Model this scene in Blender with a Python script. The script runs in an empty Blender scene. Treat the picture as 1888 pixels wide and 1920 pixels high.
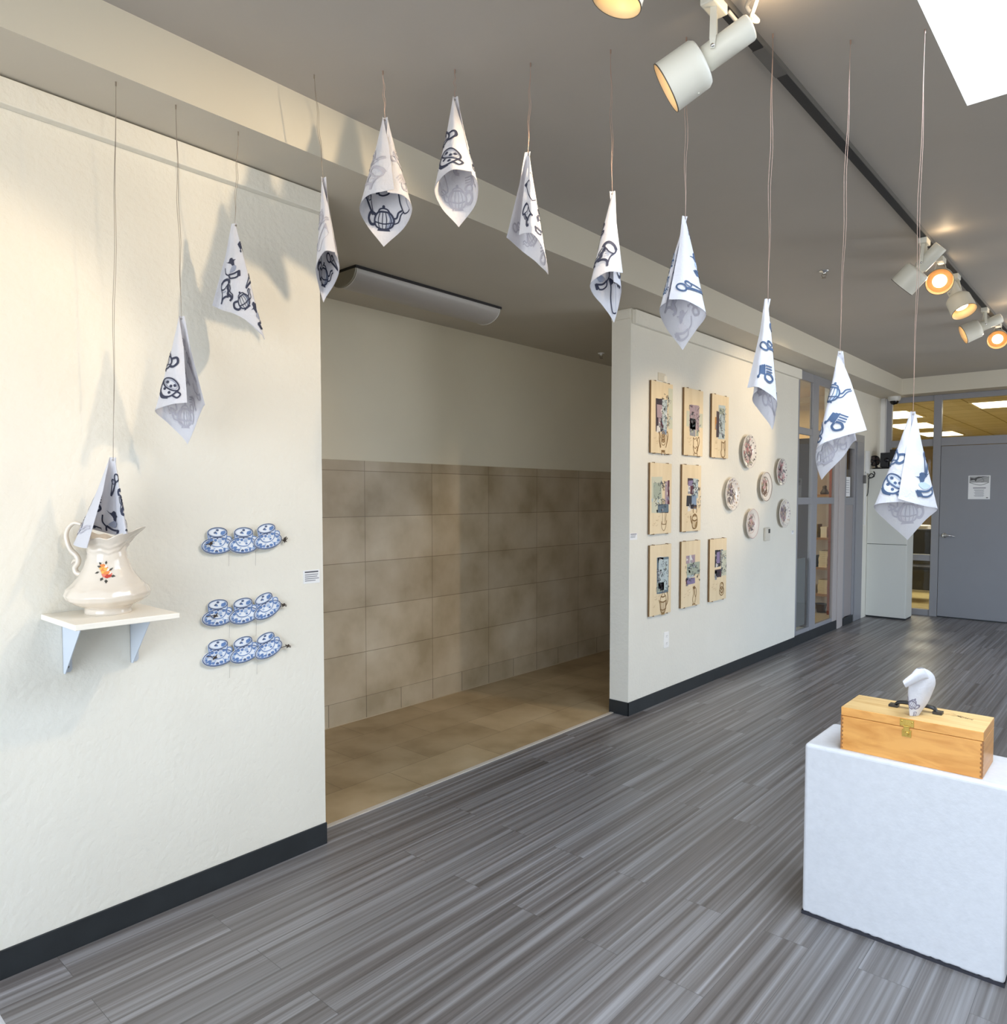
import bpy, bmesh, math, random
from mathutils import Vector, Matrix
from mathutils.geometry import tessellate_polygon
R = random.Random(11)
S = bpy.context.scene
COL = S.collection
V3 = Vector

# ------------------------------------------------------------------ helpers
def lin(r, g, b):
    f = lambda c: (c/255/12.92) if c/255 <= .04045 else ((c/255+.055)/1.055)**2.4
    return (f(r), f(g), f(b), 1)

MATS = {}
def mat(name, col, rough=.6, metal=0, spec=.5, noise=None, bump=None, emit=None, trans=0, alpha=1, coat=0):
    """noise=(scale, amount), bump=(scale, strength, distance)"""
    if name in MATS: return MATS[name]
    m = bpy.data.materials.new(name); m.use_nodes = True
    nt = m.node_tree; N = nt.nodes; L = nt.links
    b = N['Principled BSDF']
    b.inputs['Base Color'].default_value = col
    b.inputs['Roughness'].default_value = rough
    b.inputs['Metallic'].default_value = metal
    b.inputs['Specular IOR Level'].default_value = spec
    b.inputs['Coat Weight'].default_value = coat
    b.inputs['Alpha'].default_value = alpha
    b.inputs['Transmission Weight'].default_value = trans
    tc = N.new('ShaderNodeTexCoord')
    if noise:
        n = N.new('ShaderNodeTexNoise'); n.inputs['Scale'].default_value = noise[0]; n.inputs['Detail'].default_value = 6
        L.new(tc.outputs['Object'], n.inputs['Vector'])
        r = N.new('ShaderNodeMapRange'); r.inputs[1].default_value = .3; r.inputs[2].default_value = .7
        r.inputs[3].default_value = 1-noise[1]; r.inputs[4].default_value = 1+noise[1]*.4
        L.new(n.outputs['Fac'], r.inputs[0])
        x = N.new('ShaderNodeVectorMath'); x.operation = 'SCALE'; x.inputs[0].default_value = col[:3]
        L.new(r.outputs[0], x.inputs['Scale']); L.new(x.outputs[0], b.inputs['Base Color'])
    if bump:
        n = N.new('ShaderNodeTexNoise'); n.inputs['Scale'].default_value = bump[0]; n.inputs['Detail'].default_value = 3
        L.new(tc.outputs['Object'], n.inputs['Vector'])
        bp = N.new('ShaderNodeBump'); bp.inputs['Strength'].default_value = bump[1]; bp.inputs['Distance'].default_value = bump[2]
        L.new(n.outputs['Fac'], bp.inputs['Height']); L.new(bp.outputs[0], b.inputs['Normal'])
    if emit:
        b.inputs['Emission Color'].default_value = emit[0]; b.inputs['Emission Strength'].default_value = emit[1]
    MATS[name] = m
    return m

class MB:
    def __init__(s): s.v = []; s.f = []; s.m = []; s.sm = []
    def add(s, vs, fs, m=0, sm=False):
        o = len(s.v); s.v += [tuple(p) for p in vs]
        for f in fs: s.f.append([i+o for i in f]); s.m.append(m); s.sm.append(sm)
    def box(s, x0, x1, y0, y1, z0, z1, m=0):
        vs = [(x, y, z) for z in (z0, z1) for y in (y0, y1) for x in (x0, x1)]
        s.add(vs, [(0,2,3,1),(4,5,7,6),(0,1,5,4),(2,6,7,3),(0,4,6,2),(1,3,7,5)], m)
    def obox(s, c, ax, ay, az, m=0):
        """box of centre c and half vectors"""
        c = V3(c); ax = V3(ax); ay = V3(ay); az = V3(az)
        vs = [c+ax*i+ay*j+az*k for k in (-1,1) for j in (-1,1) for i in (-1,1)]
        s.add(vs, [(0,2,3,1),(4,5,7,6),(0,1,5,4),(2,6,7,3),(0,4,6,2),(1,3,7,5)], m)
    def prism(s, pts, d, m=0, mside=None):
        """closed polygon of 3D points extruded by vector d"""
        n = len(pts); P = [V3(p) for p in pts]; Q = [p+V3(d) for p in P]
        tri = tessellate_polygon([P])
        s.add(P+Q, [tuple(t) for t in tri], m); s.add(P+Q, [tuple(i+n for i in reversed(t)) for t in tri], m)
        s.add(P+Q, [(i, (i+1) % n, (i+1) % n+n, i+n) for i in range(n)], m if mside is None else mside)
    def tube(s, pts, rad, seg=8, m=0, cap=True):
        P = [V3(p) for p in pts]; n = len(P)
        if not isinstance(rad, (list, tuple)): rad = [rad]*n
        up = None; vs = []
        for i, p in enumerate(P):
            t = (P[min(i+1, n-1)]-P[max(i-1, 0)]).normalized()
            if up is None:
                up = V3((0,0,1)) if abs(t.z) < .9 else V3((1,0,0))
            a = t.cross(up)
            if a.length < 1e-5: a = t.cross(V3((0,1,0)))
            a.normalize(); up = a.cross(t).normalized()
            for k in range(seg):
                q = 2*math.pi*k/seg
                vs.append(p+a*math.cos(q)*rad[i]+up*math.sin(q)*rad[i])
        fs = [(i*seg+k, i*seg+(k+1) % seg, (i+1)*seg+(k+1) % seg, (i+1)*seg+k) for i in range(n-1) for k in range(seg)]
        s.add(vs, fs, m, True)
        if cap:
            s.add(vs[:seg], [tuple(range(seg))[::-1]], m); s.add(vs[-seg:], [tuple(range(seg))], m)
    def lathe(s, prof, seg=48, o=(0,0,0), ax=(0,0,1), m=0, cap=False, sm=True):
        """profile of (radius, height) turned about axis ax through o"""
        az = V3(ax).normalized(); a = az.cross(V3((0,0,1)) if abs(az.z) < .9 else V3((1,0,0))).normalized(); b = az.cross(a)
        o = V3(o); vs = []
        for r, h in prof:
            for k in range(seg):
                q = 2*math.pi*k/seg; vs.append(o+az*h+(a*math.cos(q)+b*math.sin(q))*r)
        n = len(prof)
        s.add(vs, [(i*seg+k, i*seg+(k+1) % seg, (i+1)*seg+(k+1) % seg, (i+1)*seg+k) for i in range(n-1) for k in range(seg)], m, sm)
        if cap:
            s.add(vs[:seg], [tuple(range(seg))[::-1]], m); s.add(vs[-seg:], [tuple(range(seg))], m)
    def grid(s, rows, m=0, sm=True, close=False):
        nr = len(rows); nc = len(rows[0]); vs = [p for r in rows for p in r]
        fs = [(i*nc+k, i*nc+(k+1) % nc, (i+1)*nc+(k+1) % nc, (i+1)*nc+k) for i in range(nr-1) for k in range(nc if close else nc-1)]
        s.add(vs, fs, m, sm)
    def build(s, name, mats, parent=None, bevel=0, seg=2):
        me = bpy.data.meshes.new(name); me.from_pydata(s.v, [], s.f)
        for x in (mats if isinstance(mats, (list, tuple)) else [mats]): me.materials.append(x)
        me.polygons.foreach_set('material_index', s.m); me.polygons.foreach_set('use_smooth', s.sm); me.update()
        o = bpy.data.objects.new(name, me); COL.objects.link(o)
        if parent:
            o.parent = parent
            if not parent.parent: o.matrix_parent_inverse = Matrix.Translation(-V3(parent.location))
        if bevel:
            md = o.modifiers.new('bevel', 'BEVEL'); md.width = bevel; md.segments = seg; md.limit_method = 'ANGLE'
        return o

def tag(o, label=None, cat=None, group=None, kind=None):
    for k, x in (('label', label), ('category', cat), ('group', group), ('kind', kind)):
        if x: o[k] = x
    return o
def root(name, loc, label, cat, group=None):
    o = bpy.data.objects.new(name, None); o.location = loc; o.empty_display_size = .1; COL.objects.link(o)
    return tag(o, label, cat, group)
def struct(name, mb, mats, bevel=0): return tag(mb.build(name, mats, bevel=bevel), kind='structure')

def spline(pts, n=8, closed=False):
    """Catmull-Rom through tuples of any dimension"""
    out = []; N = len(pts); D = len(pts[0])
    for i in range(N if closed else N-1):
        g = (lambda k: pts[k % N]) if closed else (lambda k: pts[max(0, min(N-1, k))])
        a, b, c, d = g(i-1), g(i), g(i+1), g(i+2)
        for j in range(n):
            t = j/n
            out.append(tuple(.5*((2*b[q])+(-a[q]+c[q])*t+(2*a[q]-5*b[q]+4*c[q]-d[q])*t*t+(-a[q]+3*b[q]-3*c[q]+d[q])*t**3) for q in range(D)))
    out.append(tuple(pts[0]) if closed else tuple(pts[-1]))
    return out

# ------------------------------------------------------------------ ink drawings (2D) laid on a surface
class Ink:
    """strokes and fills in 2D; put() lays them over a surface as thin ink within the mesh of that part"""
    def __init__(s, wf=1): s.st = []; s.fi = []; s.wf = wf
    def line(s, pts, w=.05, m='ink', smooth=True, closed=False, n=6):
        s.st.append((spline(pts, n, closed) if smooth and len(pts) > 2 else (list(pts)+([pts[0]] if closed else [])), w*s.wf, m)); return s
    def fill(s, pts, m='ink', smooth=False):
        s.fi.append((spline(pts, 5, True)[:-1] if smooth else list(pts), m)); return s
    def disc(s, x, y, rx, ry=None, m='ink', n=14):
        ry = ry or rx
        return s.fill([(x+rx*math.cos(6.2832*i/n), y+ry*math.sin(6.2832*i/n)) for i in range(n)], m)
    def ring(s, x, y, rx, ry, w=.05, m='ink', a0=0, a1=360, n=24):
        return s.line([(x+rx*math.cos(math.radians(a0+(a1-a0)*i/n)), y+ry*math.sin(math.radians(a0+(a1-a0)*i/n))) for i in range(n+1)], w, m, False)
    def place(s, o, x, y, sc, rot=0, mir=1, cm=None):
        c, q = math.cos(math.radians(rot)), math.sin(math.radians(rot))
        f = lambda p: (x+sc*(c*p[0]*mir-q*p[1]), y+sc*(q*p[0]*mir+c*p[1]))
        for p, w, m in o.st: s.st.append(([f(k) for k in p], w*sc, (cm or {}).get(m, m)))
        for p, m in o.fi: s.fi.append(([f(k) for k in p], (cm or {}).get(m, m)))
        return s
    def put(s, mb, f, idx, step=.006, pitch=.0022, off=.0009, inside=None, lift=.00012):
        """f(x, y, off) -> 3D"""
        k = 0
        def strip(pts, w, mi, of):
            q = [pts[0]]
            for a, b in zip(pts, pts[1:]):
                d = math.hypot(b[0]-a[0], b[1]-a[1]); n = max(1, int(math.ceil(d/step)))
                q += [(a[0]+(b[0]-a[0])*i/n, a[1]+(b[1]-a[1])*i/n) for i in range(1, n+1)]
            L = []
            for i, p in enumerate(q):
                a, b = q[max(0, i-1)], q[min(len(q)-1, i+1)]
                dx, dy = b[0]-a[0], b[1]-a[1]; l = math.hypot(dx, dy) or 1
                L.append(((p[0]-dy/l*w/2, p[1]+dx/l*w/2), (p[0]+dy/l*w/2, p[1]-dx/l*w/2)))
            for (a, b), (c, d) in zip(L, L[1:]):
                if inside and not all(inside(*t) for t in (a, b, c, d)): continue
                mb.add([f(*a, of), f(*b, of), f(*d, of), f(*c, of)], [(0,1,2,3)], mi, True)
        for p, m in s.fi:
            if m not in idx: continue
            k += 1; of = off+lift*(k % 9)*(1 if off >= 0 else -1)
            ys = [t[1] for t in p]; y = min(ys)+pitch/2
            while y < max(ys):
                xs = []
                for a, b in zip(p, p[1:]+p[:1]):
                    if (a[1] > y) != (b[1] > y): xs.append(a[0]+(y-a[1])/(b[1]-a[1])*(b[0]-a[0]))
                xs.sort()
                for a, b in zip(xs[::2], xs[1::2]):
                    if b-a > 1e-5: strip([(a, y), (b, y)], pitch*1.04, idx[m], of)
                y += pitch
        for p, w, m in s.st:
            if m not in idx: continue
            k += 1; strip(p, w, idx[m], off+lift*(9+k % 5)*(1 if off >= 0 else -1))

# ------------------------------------------------------------------ camera (found from the room's own lines)
F, PX, PY = 1368., 943., 991.
PITCH = math.atan(60/F); YAW = math.atan2(2157-943., math.hypot(F, 60))
CAM = V3((2.63, 0, 1.5))
sy, cy = math.sin(YAW), math.cos(YAW)
FH = V3((-sy, cy, 0)); RT = V3((cy, sy, 0)); UP = V3((0,0,1))
FW = FH*math.cos(PITCH)-UP*math.sin(PITCH); UC = UP*math.cos(PITCH)+FH*math.sin(PITCH)
cd = bpy.data.cameras.new('camera'); cam = bpy.data.objects.new('camera', cd); COL.objects.link(cam); S.camera = cam
cd.sensor_fit = 'HORIZONTAL'; cd.sensor_width = 36; cd.lens = F/1888*36
cd.shift_x = 1/1888; cd.shift_y = 31/1888; cd.clip_start = .02
M = Matrix((RT, UC, -FW)).transposed().to_4x4(); M.translation = CAM
cam.matrix_world = M
def at(u, v, x=None, y=None, z=None, w=None):
    """measured point of the photograph -> place in the room, on a known plane or at a known depth"""
    d = FW+RT*((u-PX)/F)-UC*((v-PY)/F)
    if w is not None: return CAM+d*w
    k, c = (0, x) if x is not None else (1, y) if y is not None else (2, z)
    return CAM+d*((c-CAM[k])/d[k])

# ------------------------------------------------------------------ materials
WALL = mat('wall_paint', lin(229,225,213), .62, bump=(42, .5, .006), noise=(3, .03))
WALLCOOL = mat('pier_paint', lin(224,225,216), .6, bump=(38, .25, .004))
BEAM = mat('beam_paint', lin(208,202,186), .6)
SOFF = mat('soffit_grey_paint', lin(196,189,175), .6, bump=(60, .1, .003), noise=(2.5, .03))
ALCW = mat('alcove_paint', lin(238,229,206), .6, bump=(50, .12, .003), noise=(2, .03))
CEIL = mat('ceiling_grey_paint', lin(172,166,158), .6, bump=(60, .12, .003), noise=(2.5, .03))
RUBBER = mat('black_rubber', lin(38,42,45), .45, noise=(9, .2))
STEEL = mat('grey_frame_paint', lin(141,141,145), .45)
DOORG = mat('grey_door_paint', lin(138,139,144), .5, noise=(5, .03))
WHITE = mat('white_paint', lin(232,231,228), .5)
CABW = mat('cabinet_laminate', lin(214,214,206), .45)
BLACK = mat('black_plastic', lin(22,22,24), .4)
CHROME = mat('chrome', lin(215,215,215), .18, 1)
GLASS = None
def glass():
    m = bpy.data.materials.new('window_glass'); m.use_nodes = True; nt = m.node_tree
    N, L = nt.nodes, nt.links; N.remove(N['Principled BSDF'])
    t = N.new('ShaderNodeBsdfTransparent'); t.inputs[0].default_value = (.95,.96,.95,1)
    g = N.new('ShaderNodeBsdfGlossy'); g.inputs['Roughness'].default_value = .02
    lw = N.new('ShaderNodeLayerWeight'); lw.inputs[0].default_value = .5; pw = N.new('ShaderNodeMath'); pw.operation = 'POWER'; pw.inputs[1].default_value = 5; L.new(lw.outputs['Facing'], pw.inputs[0])
    fr = N.new('ShaderNodeMath'); fr.operation = 'MULTIPLY_ADD'; fr.inputs[1].default_value = .5; fr.inputs[2].default_value = .03; L.new(pw.outputs[0], fr.inputs[0])
    x = N.new('ShaderNodeMixShader'); L.new(fr.outputs[0], x.inputs[0]); L.new(t.outputs[0], x.inputs[1]); L.new(g.outputs[0], x.inputs[2])
    L.new(x.outputs[0], N['Material Output'].inputs[0]); return m
GLASS = glass()

def nodes(name, rough, spec=.5):
    m = bpy.data.materials.new(name); m.use_nodes = True; nt = m.node_tree
    b = nt.nodes['Principled BSDF']; b.inputs['Roughness'].default_value = rough; b.inputs['Specular IOR Level'].default_value = spec
    tc = nt.nodes.new('ShaderNodeTexCoord'); sp = nt.nodes.new('ShaderNodeSeparateXYZ'); nt.links.new(tc.outputs['Object'], sp.inputs[0])
    return m, nt, nt.nodes, nt.links, b, tc, sp
def comb(N, L, a, b, sa=1, sb=1, oa=0, ob=0):
    c = N.new('ShaderNodeCombineXYZ')
    for k, (src, s, o) in enumerate(((a, sa, oa), (b, sb, ob))):
        mm = N.new('ShaderNodeMath'); mm.operation = 'MULTIPLY_ADD'; L.new(src, mm.inputs[0]); mm.inputs[1].default_value = s; mm.inputs[2].default_value = o
        L.new(mm.outputs[0], c.inputs[k])
    return c.outputs[0]
def ramp(N, stops):
    r = N.new('ShaderNodeValToRGB'); e = r.color_ramp.elements
    while len(e) < len(stops): e.new(.5)
    for q, (p, c) in zip(e, stops): q.position = p; q.color = c
    return r
def mixc(N, L, fac, a, b, mode='MIX'):
    x = N.new('ShaderNodeMix'); x.data_type = 'RGBA'; x.blend_type = mode
    for sock, val in ((x.inputs[0], fac), (x.inputs[6], a), (x.inputs[7], b)):
        if hasattr(val, 'links'): L.new(val, sock)
        else: sock.default_value = val
    return x.outputs[2]

def tile_mat(name, ax, bw, bh, oa, ob, c1, c2, cm, offs=0, rough=.45):
    """stone tile: ax = the two object axes the pattern lies in"""
    m, nt, N, L, b, tc, sp = nodes(name, rough)
    vec = comb(N, L, sp.outputs[ax[0]], sp.outputs[ax[1]], 1, 1, -oa, -ob)
    br = N.new('ShaderNodeTexBrick'); br.offset = offs; br.squash = 1
    for k, v in (('Scale', 1), ('Mortar Size', .0022), ('Mortar Smooth', .1), ('Bias', 0), ('Brick Width', bw), ('Row Height', bh)): br.inputs[k].default_value = v
    br.inputs['Color1'].default_value = c1; br.inputs['Color2'].default_value = c2; br.inputs['Mortar'].default_value = cm
    L.new(vec, br.inputs['Vector'])
    n = N.new('ShaderNodeTexNoise'); n.inputs['Scale'].default_value = 3.2; n.inputs['Detail'].default_value = 5; L.new(tc.outputs['Object'], n.inputs['Vector'])
    r = ramp(N, [(.3, (.72,.68,.6,1)), (.5, (.95,.93,.9,1)), (.7, (1.12,1.14,1.18,1))]); L.new(n.outputs['Fac'], r.inputs[0])
    L.new(mixc(N, L, 1, br.outputs['Color'], r.outputs[0], 'MULTIPLY'), b.inputs['Base Color'])
    return m
TILEW = tile_mat('stone_wall_tile', 'YZ', .61, .3035, 3.04, .152, lin(203,187,160), lin(187,171,145), lin(142,126,102))
TILEB = tile_mat('stone_base_tile', 'YZ', .305, .4, 3.04, -.1, lin(196,181,155), lin(182,167,141), lin(110,98,80))
TILEF = tile_mat('stone_floor_tile', 'YX', .61, .305, 1.9, -.12, lin(188,166,130), lin(173,151,116), lin(146,126,96), .5)

def wood_floor():
    m, nt, N, L, b, tc, sp = nodes('grey_plank_floor', .36, .5)
    X, Y = sp.outputs['X'], sp.outputs['Y']
    br = N.new('ShaderNodeTexBrick'); br.offset = .37; br.offset_frequency = 2
    for k, v in (('Scale', 1), ('Mortar Size', .0009), ('Mortar Smooth', .2), ('Brick Width', 1.22), ('Row Height', .152)): br.inputs[k].default_value = v
    br.inputs['Color1'].default_value = (0,0,0,1); br.inputs['Color2'].default_value = (1,1,1,1); br.inputs['Mortar'].default_value = (.5,.5,.5,1)
    L.new(comb(N, L, Y, X), br.inputs['Vector'])
    tint = N.new('ShaderNodeSeparateColor'); L.new(br.outputs['Color'], tint.inputs[0])
    def streak(sx, sy_, det, o):
        c = N.new('ShaderNodeCombineXYZ')
        mx = N.new('ShaderNodeMath'); mx.operation = 'MULTIPLY_ADD'; L.new(X, mx.inputs[0]); mx.inputs[1].default_value = sx; mx.inputs[2].default_value = o
        my = N.new('ShaderNodeMath'); my.operation = 'MULTIPLY'; L.new(Y, my.inputs[0]); my.inputs[1].default_value = sy_
        mz = N.new('ShaderNodeMath'); mz.operation = 'MULTIPLY'; L.new(tint.outputs[0], mz.inputs[0]); mz.inputs[1].default_value = 7
        for q, k in ((mx, 0), (my, 1), (mz, 2)): L.new(q.outputs[0], c.inputs[k])
        n = N.new('ShaderNodeTexNoise'); n.inputs['Scale'].default_value = 1; n.inputs['Detail'].default_value = det; n.inputs['Roughness'].default_value = .55
        n.inputs['Distortion'].default_value = .35
        L.new(c.outputs[0], n.inputs['Vector']); return n.outputs['Fac']
    r1 = ramp(N, [(.3, lin(88,83,81)), (.46, lin(112,108,107)), (.56, lin(128,126,127)), (.7, lin(150,149,152))]); L.new(streak(40, .4, 5, 0), r1.inputs[0])
    r2 = ramp(N, [(.32, (.83,.82,.81,1)), (.5, (1,1,1,1)), (.72, (1.12,1.12,1.13,1))]); L.new(streak(120, .9, 3, 9), r2.inputs[0])
    c = mixc(N, L, 1, r1.outputs[0], r2.outputs[0], 'MULTIPLY')
    r4 = ramp(N, [(.3, (.86,.85,.84,1)), (.5, (1,1,1,1)), (.7, (1.1,1.1,1.11,1))]); L.new(streak(11, .3, 3, 4), r4.inputs[0])
    c = mixc(N, L, 1, c, r4.outputs[0], 'MULTIPLY')
    r3 = ramp(N, [(0, (.95,.95,.95,1)), (1, (1.04,1.04,1.04,1))]); L.new(tint.outputs[0], r3.inputs[0])
    c = mixc(N, L, 1, c, r3.outputs[0], 'MULTIPLY')
    c = mixc(N, L, br.outputs['Fac'], c, lin(82,80,80))
    L.new(c, b.inputs['Base Color'])
    bp = N.new('ShaderNodeBump'); bp.inputs['Strength'].default_value = .12; bp.inputs['Distance'].default_value = .002
    L.new(streak(95, 1.6, 3, 9), bp.inputs['Height']); L.new(bp.outputs[0], b.inputs['Normal'])
    return m
FLOORM = wood_floor()

def plywood(name, c1, c2, axes=('Y', 'Z'), sc=(40, 2.5), rough=.5):
    m, nt, N, L, b, tc, sp = nodes(name, rough)
    n = N.new('ShaderNodeTexNoise'); n.inputs['Scale'].default_value = 1; n.inputs['Detail'].default_value = 5; n.inputs['Distortion'].default_value = .8
    L.new(comb(N, L, sp.outputs[axes[0]], sp.outputs[axes[1]], sc[0], sc[1]), n.inputs['Vector'])
    r = ramp(N, [(.3, c2), (.6, c1)]); L.new(n.outputs['Fac'], r.inputs[0]); L.new(r.outputs[0], b.inputs['Base Color'])
    return m
BIRCH = plywood('birch_board', lin(234,214,178), lin(225,203,164), sc=(14, 1.2))
BIRCHEDGE = mat('board_edge', lin(120,92,58), .7)
MAPLE = plywood('maple_box', lin(226,164,88), lin(204,138,64), ('Z', 'X'), (30, 7), .35)
MAPLETOP = plywood('maple_lid', lin(228,192,132), lin(212,168,104), ('Y', 'X'), (45, 4), .35)

def cloth():
    m = bpy.data.materials.new('white_cotton'); m.use_nodes = True; nt = m.node_tree; N, L = nt.nodes, nt.links
    b = N['Principled BSDF']; b.inputs['Base Color'].default_value = lin(228,228,233); b.inputs['Roughness'].default_value = .85; b.inputs['Specular IOR Level'].default_value = .2
    tc = N.new('ShaderNodeTexCoord'); nz = N.new('ShaderNodeTexNoise'); nz.inputs['Scale'].default_value = 55; nz.inputs['Detail'].default_value = 2; nz.inputs['Distortion'].default_value = 1.2; L.new(tc.outputs['Object'], nz.inputs['Vector'])
    bp = N.new('ShaderNodeBump'); bp.inputs['Strength'].default_value = .3; bp.inputs['Distance'].default_value = .006; L.new(nz.outputs['Fac'], bp.inputs['Height']); L.new(bp.outputs[0], b.inputs['Normal'])
    t = N.new('ShaderNodeBsdfTranslucent'); t.inputs[0].default_value = lin(228,228,234)
    x = N.new('ShaderNodeMixShader'); x.inputs[0].default_value = .3
    L.new(b.outputs[0], x.inputs[1]); L.new(t.outputs[0], x.inputs[2]); L.new(x.outputs[0], N['Material Output'].inputs[0])
    return m
CLOTH = cloth()
INK = mat('navy_ink', lin(52,56,76), .8)
INKSH = mat('grey_ink_wash', lin(148,154,172), .85)
INKBL = mat('slate_ink', lin(62,82,112), .8)
GHOST = mat('print_showing_through', lin(205,202,208), .85)
GHOST2 = mat('dark_print_showing_through', lin(178,176,186), .85)
WIRE = mat('steel_wire', lin(150,140,128), .4, .6)
COPPER = mat('copper_wire', lin(176,150,136), .4, .6)
# ------------------------------------------------------------------ the room
SZ, CZ, BX = 2.757, 2.953, .29          # soffit height, ceiling height, beam face
def bx(*a): m = MB(); m.box(*a); return m
struct('floor', bx(-.125, 4.8, -2.8, 10.44, -.1, 0), FLOORM)
struct('floor_alcove', bx(-1.5, -.125, .4, 6.4, -.1, .002), TILEF)
struct('trim_1', bx(-.137, -.113, 1.66, 4.26, .0005, .0055), mat('threshold', lin(205,196,184), .4))
WL = struct('wall_left', bx(-.15, 0, -2.8, 1.81, 0, SZ), WALL)
pm = MB(); pm.box(-.15, 0, 4.255, 7.37, 0, SZ)
WR = struct('wall_right', pm, WALL)
struct('baseboard_left', bx(0, .007, -2.8, 1.813, 0, .093), RUBBER, .002)
bb = MB(); bb.box(0, .007, 4.248, 7.37, 0, .093); bb.box(-.15, .007, 4.248, 4.2551, 0, .093); bb.box(0, .006, 7.37, 8.72, 0, .1); bb.box(0, .006, 8.9, 9.27, 0, .09)
struct('baseboard_right', bb, RUBBER, .0015)
t = MB(); t.box(0, .036, -2.8, 1.811, 2.672, 2.751); t.build('trim', WALL, WL, .003)
t = MB(); t.box(0, .03, 4.27, 7.375, 2.655, 2.749); t.box(-.15, .0, 4.245, 4.2551, 2.69, 2.749); t.build('trim', WALL, WR, .004)
# alcove
w = MB(); w.box(-1.5, -1.309, .4, 6.4, 0, SZ); struct('wall_alcove', w, ALCW)
tw = MB(); tw.box(-1.31, -1.3, .4, 6.4, .152, 1.738, 0); tw.box(-1.31, -1.299, .4, 6.4, .002, .1515, 1)
tw.box(-1.31, -.151, 6.3, 6.31, .002, 1.738, 0)
struct('trim_4', tw, [TILEW, TILEB])
struct('trim_5', bx(-1.3, -1.296, .4, 6.3, .002, .006), mat('floor_grout', lin(196,180,152), .6))
struct('wall_alcove_end', bx(-1.5, -.15, 6.31, 6.45, 0, SZ), WALL)
struct('wall_alcove_start', bx(-1.5, -.15, .3, .4, 0, SZ), WALL)
# soffit with its beam face
m = MB(); m.box(-2.6, BX, -2.8, 10.46, SZ, CZ+.1, 0); m.m = [0, 0, 0, 0, 0, 1]
struct('ceiling_soffit', m, [SOFF, BEAM])
m = MB(); m.box(BX, 4.8, 10.08, 10.44, SZ, CZ+.1, 0); m.m = [0, 0, 1, 0, 0, 0]
struct('trim_6', m, [CEIL, BEAM])
# ceiling with the skylight opening
FY0, FY1 = 6.0, 8.4
SX0, SX1, SY0, SY1 = 2.077, 3.35, 1.0, 3.228
c = MB()
for a in ((BX, SX0, -2.8, 10.08), (SX1, 4.8, -2.8, 10.08), (SX0, SX1, -2.8, SY0), (SX0, SX1, SY1, 10.08)): c.box(*a, CZ, CZ+.1)
struct('ceiling', c, CEIL)
k = MB(); H = CZ+.1
k.box(SX0-.03, SX0, SY0, SY1, CZ+.1, CZ+.42); k.box(SX1, SX1+.03, SY0, SY1, CZ+.1, CZ+.42)
k.box(SX0-.03, SX1+.03, SY0-.03, SY0, CZ+.1, CZ+.42); k.box(SX0-.03, SX1+.03, SY1, SY1+.03, CZ+.1, CZ+.42)
struct('window_3', k, WHITE)
# far side, its window added to brighten ceiling and far end; window wall behind
fw = MB(); fw.box(4.7, 4.85, -2.8, FY0, 0, CZ+.1); fw.box(4.7, 4.85, FY1, 10.44, 0, CZ+.1); fw.box(4.7, 4.85, FY0, FY1, 0, .25); fw.box(4.7, 4.85, FY0, FY1, 2.65, CZ+.1)
struct('wall_far_side', fw, WALL)
wf = MB()
for i in range(6): wf.box(4.74, 4.81, FY0+(FY1-FY0-.06)*i/5, FY0+(FY1-FY0-.06)*i/5+.06, .25, 2.65)
wf.box(4.74, 4.81, FY0, FY1, .25, .31); wf.box(4.74, 4.81, FY0, FY1, 2.59, 2.65)
struct('window_fill_added', wf, STEEL)
f = MB(); f.box(-.15, .5, -2.8, -2.65, 0, CZ+.1); f.box(4.3, 4.8, -2.8, -2.65, 0, CZ+.1); f.box(.5, 4.3, -2.8, -2.65, 0, .25); f.box(.5, 4.3, -2.8, -2.65, 2.6, CZ+.1)
struct('wall_front', f, WALL)
wf = MB()
for x in (.5, 1.42, 2.36, 3.3, 4.24): wf.box(x, x+.06, -2.76, -2.68, .25, 2.6)
wf.box(.5, 4.3, -2.76, -2.68, .25, .31); wf.box(.5, 4.3, -2.76, -2.68, 2.54, 2.6)
struct('window_2', wf, STEEL)

# ---- end wall: glazed screen and door
EY = 10.38
ew = MB()
ew.box(.05, .112, EY, EY+.06, 0, SZ)                        # left post
ew.box(.587, .672, EY-.01, EY+.06, 0, SZ)                   # mullion
ew.box(.112, 1.62, EY, EY+.06, 2.69, SZ)                    # head
ew.box(.112, .587, EY, EY+.06, 2.128, 2.215); ew.box(.672, 1.62, EY, EY+.06, 2.128, 2.228)
ew.box(.112, .587, EY, EY+.06, .69, .77); ew.box(.112, .587, EY, EY+.06, 0, .077)
ew.box(1.59, 1.68, EY-.01, EY+.06, 0, SZ)
wn = tag(ew.build('window_4', STEEL, bevel=.003), kind='structure')
gl = MB()
for a in ((.112, .587, 2.215, 2.69), (.672, 1.59, 2.228, 2.69), (.112, .587, .77, 2.128), (.112, .587, .077, .69)): gl.box(a[0], a[1], EY+.028, EY+.032, a[2], a[3])
gl.build('pane', GLASS, wn)
struct('wall_back', bx(1.68, 4.8, EY, EY+.06, 0, SZ), WALL)
struct('trim_7', bx(-.02, .05, 10.3, EY+.06, 0, SZ), WHITE)
d = bpy.data.objects.new('door_1', None); d.location = (.675, EY, 0); COL.objects.link(d); tag(d, kind='structure')
bx(.676, 1.587, EY-.004, EY+.04, .012, 2.122).build('door_leaf', DOORG, d, .003)
h = MB(); h.lathe([(0, .012), (.026, .012), (.032, .006), (.033, 0)], 24, (.735, EY-.004, 1.02), (0,-1,0))
h.lathe([(.012, 0), (.012, .05)], 12, (.735, EY-.004, 1.02), (0,-1,0))
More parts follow.
